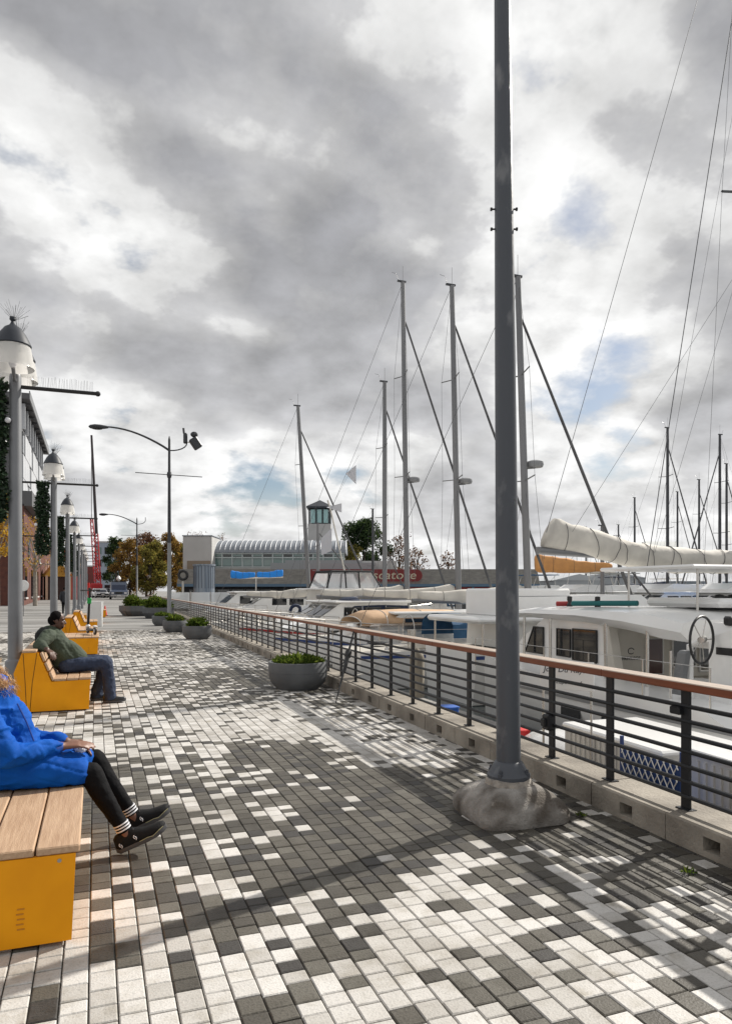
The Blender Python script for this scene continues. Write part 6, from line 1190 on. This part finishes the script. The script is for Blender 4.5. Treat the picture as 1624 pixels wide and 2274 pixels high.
# ---------------------------------------------------------------- vehicles
def car(name, label, p, rz, L_, W_, H_, paint, van=False):
    t = thing(name, label, 'van' if van else 'car', p, rz); w = W_ / 2; pm_ = mat('paint_' + label[:12], paint, .3, coat=.6)
    if van: prof = [(-L_ / 2, .35), (L_ / 2, .35), (L_ / 2, .95), (L_ / 2 - .15, 1.08), (L_ / 2 - .85, 1.18), (L_ / 2 - 1.45, H_ - .05), (-L_ / 2 + .1, H_), (-L_ / 2, H_ - .2)]
    else: prof = [(-L_ / 2, .3), (L_ / 2, .3), (L_ / 2, .65), (L_ / 2 - 1.1, .85), (L_ / 2 - 1.7, H_ - .03), (-L_ / 2 + .9, H_), (-L_ / 2 + .25, .9), (-L_ / 2, .8)]
    secs = [[(x, y_ * (1 if z_ < 1.0 else .86), z_) for x, z_ in prof] for y_ in (-w, -w * .96, w * .96, w)]; MB().loft(secs).build('body', pm_, t)
    f0 = L_ / 2 - (.85 if van else 1.1); f1 = L_ / 2 - (1.45 if van else 1.7); z0_, z1_ = (1.2, H_ - .12) if van else (.88, H_ - .08)
    MB().quad((f0 + .02, -w * .8, z0_), (f0 + .02, w * .8, z0_), (f1 + .03, w * .74, z1_), (f1 + .03, -w * .74, z1_)).build('windscreen', mat('car_glass', (.012, .02, .05), .25), t)
    for q in (-1, 1):
        MB().prism([(f1 - .1, z0_), (f1 - .05 - .0, z1_), (-L_ / 2 + .9, z1_), (-L_ / 2 + .7, z0_)], q * w * .87 - .01 + q * .08 * w, q * w * .87 + .01 + q * .08 * w, 'Y').build('side_window', M_pane, t)
        MB().cbox((L_ / 2 + .005, q * w * .72, .78 if van else .6), (.06, .3, .2), .02).build('headlight', mat('headlight', (.7, .7, .72), .1), t); MB().cbox((f0 - .1, q * (w + .12), z0_ + .05), (.12, .22, .18), .04).build('mirror', M_black, t)
        for x in (L_ * .31, -L_ * .31):
            wm = MB().lathe([(.18, -.11), (.31, -.11), (.33, -.06), (.33, .06), (.31, .11), (.18, .11)], n=20).mesh('wheel', M_black, True); o = link('wheel', wm, t, (x, q * (w - .08), .33), (R(90), 0, 0)); MB().lathe([(.19, -.112), (.05, -.10), (.05, .10), (.19, .112)], n=14).build('rim', M_ss, o)
    MB().cbox((L_ / 2, 0, .48), (.14, W_ * .96, .22), .04).build('bumper', M_black if not van else mat('bumper_pale', (.4, .4, .4), .5), t); MB().box((L_ / 2 + .02, 0, .80 if van else .58), (.05, W_ * .4, .22)).build('grille', M_black, t); MB().box((L_ / 2 + .08, 0, .5), (.02, .42, .12)).build('number_plate', M_gel, t)
    return t
p = at(263, 1330, 88); p.z = GZ; vn = car('delivery_van', 'dark blue and silver van with roof equipment driving towards the camera', p, R(-90), 4.6, 2.0, 2.15, (.05, .07, .12), True)
MB().lathe([(.10, 2.1), (.12, 2.3), (.26, 2.4), (.28, 2.55), (.18, 2.7), (.10, 2.85), (0, 2.9)], (.2, 0, 0), 14, False).build('roof_sensor', M_gel, vn, smooth=True); MB().box((0, 0, 2.19), (1.6, 1.5, .06)).build('roof_rack', M_black, vn)
p = at(222, 1330, 108); p.z = GZ; car('parked_car', 'silver-white saloon car parked at the end of the lamp row', p, R(-80), 4.3, 1.8, 1.4, (.55, .56, .58))
p = at(240, 1330, 112); p.z = GZ; car('parked_car', 'dark car half hidden behind the van', p, R(-84), 4.4, 1.8, 1.45, (.03, .03, .035))
cn = thing('traffic_cone', 'small red traffic cone beside the farthest yellow bench', 'cone', (.55, 47.5, 0)); MB().lathe([(.13, .03), (.03, .6), (.02, .62)], n=14).build('cone_body', mat('cone_red', (.6, .04, .03), .5), cn, smooth=True); MB().cbox((0, 0, .015), (.34, .34, .03), .01).build('cone_base', M_black, cn)
sg = thing('folding_sign', 'white folding pavement sign standing beside the far benches', 'sign', (-.05, 33.2, 0), R(-15)); MB().box((0, 0, .55), (.62, .03, 1.1), 0, Matrix.Rotation(R(8), 3, 'X')).build('sign_panel', M_gel, sg); MB().box((0, .18, .55), (.62, .03, 1.1), 0, Matrix.Rotation(R(-8), 3, 'X')).build('sign_panel', M_gel, sg)

# ---------------------------------------------------------------- flags on the raked-mast sailboat
def flag(px, py, Z, w, h, label, tri=False, a0=0.0):
    p = at(px, py, Z); mb = MB(); n = 10; vs_ = []; fs2 = []
    for i in range(n + 1):
        for j in range(7):
            f, g_ = i / n, j / 6; hh = h * (1 - (f if tri else f * .25)); x_ = w * f; z_ = -g_ * hh - (h * .45 * f); vs_.append((x_ * math.cos(a0), .10 * w * math.sin(f * 7 + g_) * f + x_ * math.sin(a0) * .3, z_))
    for i in range(n):
        for j in range(6): fs2.append((i * 7 + j, i * 7 + j + 1, i * 7 + j + 8, i * 7 + j + 7))
    o = mb.add(vs_, fs2).build('flag', mat('flag_cloth', (.60, .60, .63), .8), None, smooth='full', loc=p, rot=(0, 0, R(-YAW))); tag(o, label, 'flag', 'white flags near the tower'); return o
fp = MB().tube([at(766, 1275, 43), at(733, 1130, 43), at(727, 1110, 43)], .05, 6).build('flag_pole', M_gel2, None); fp.parent = S5; fp.data.transform(Matrix.Translation(-S5.location))
flag(736, 1172, 42.9, -.62, 1.35, 'largest white flag hanging from the leaning pole', False)
flag(758, 1117, 42.9, -.92, .55, 'white flag blowing left of the tower lantern', True, .25)
flag(790, 1032, 42.9, -.62, 1.15, 'topmost small white pennant on the rigging line', True)
MB().tube([at(796, 1010, 42.9) - S5.location, at(733, 1130, 43) - S5.location], .006, 4).build('flag_halyard', M_wire, S5)
# weeds in the joints
for px, py, lb_ in ((1290, 1812, 'small green weed at the foot of the kerb right of the pole'), (1528, 1938, 'small green weed in the paving near the right edge')):
    p = ground(px, py); mb = MB(); leafy(mb, (0, 0, 0.0), .035, .035, .015, 40, .028); o = mb.build('weed', M_leaf, None, fix=False, loc=(p.x, p.y, 0)); tag(o, lb_, 'weed')
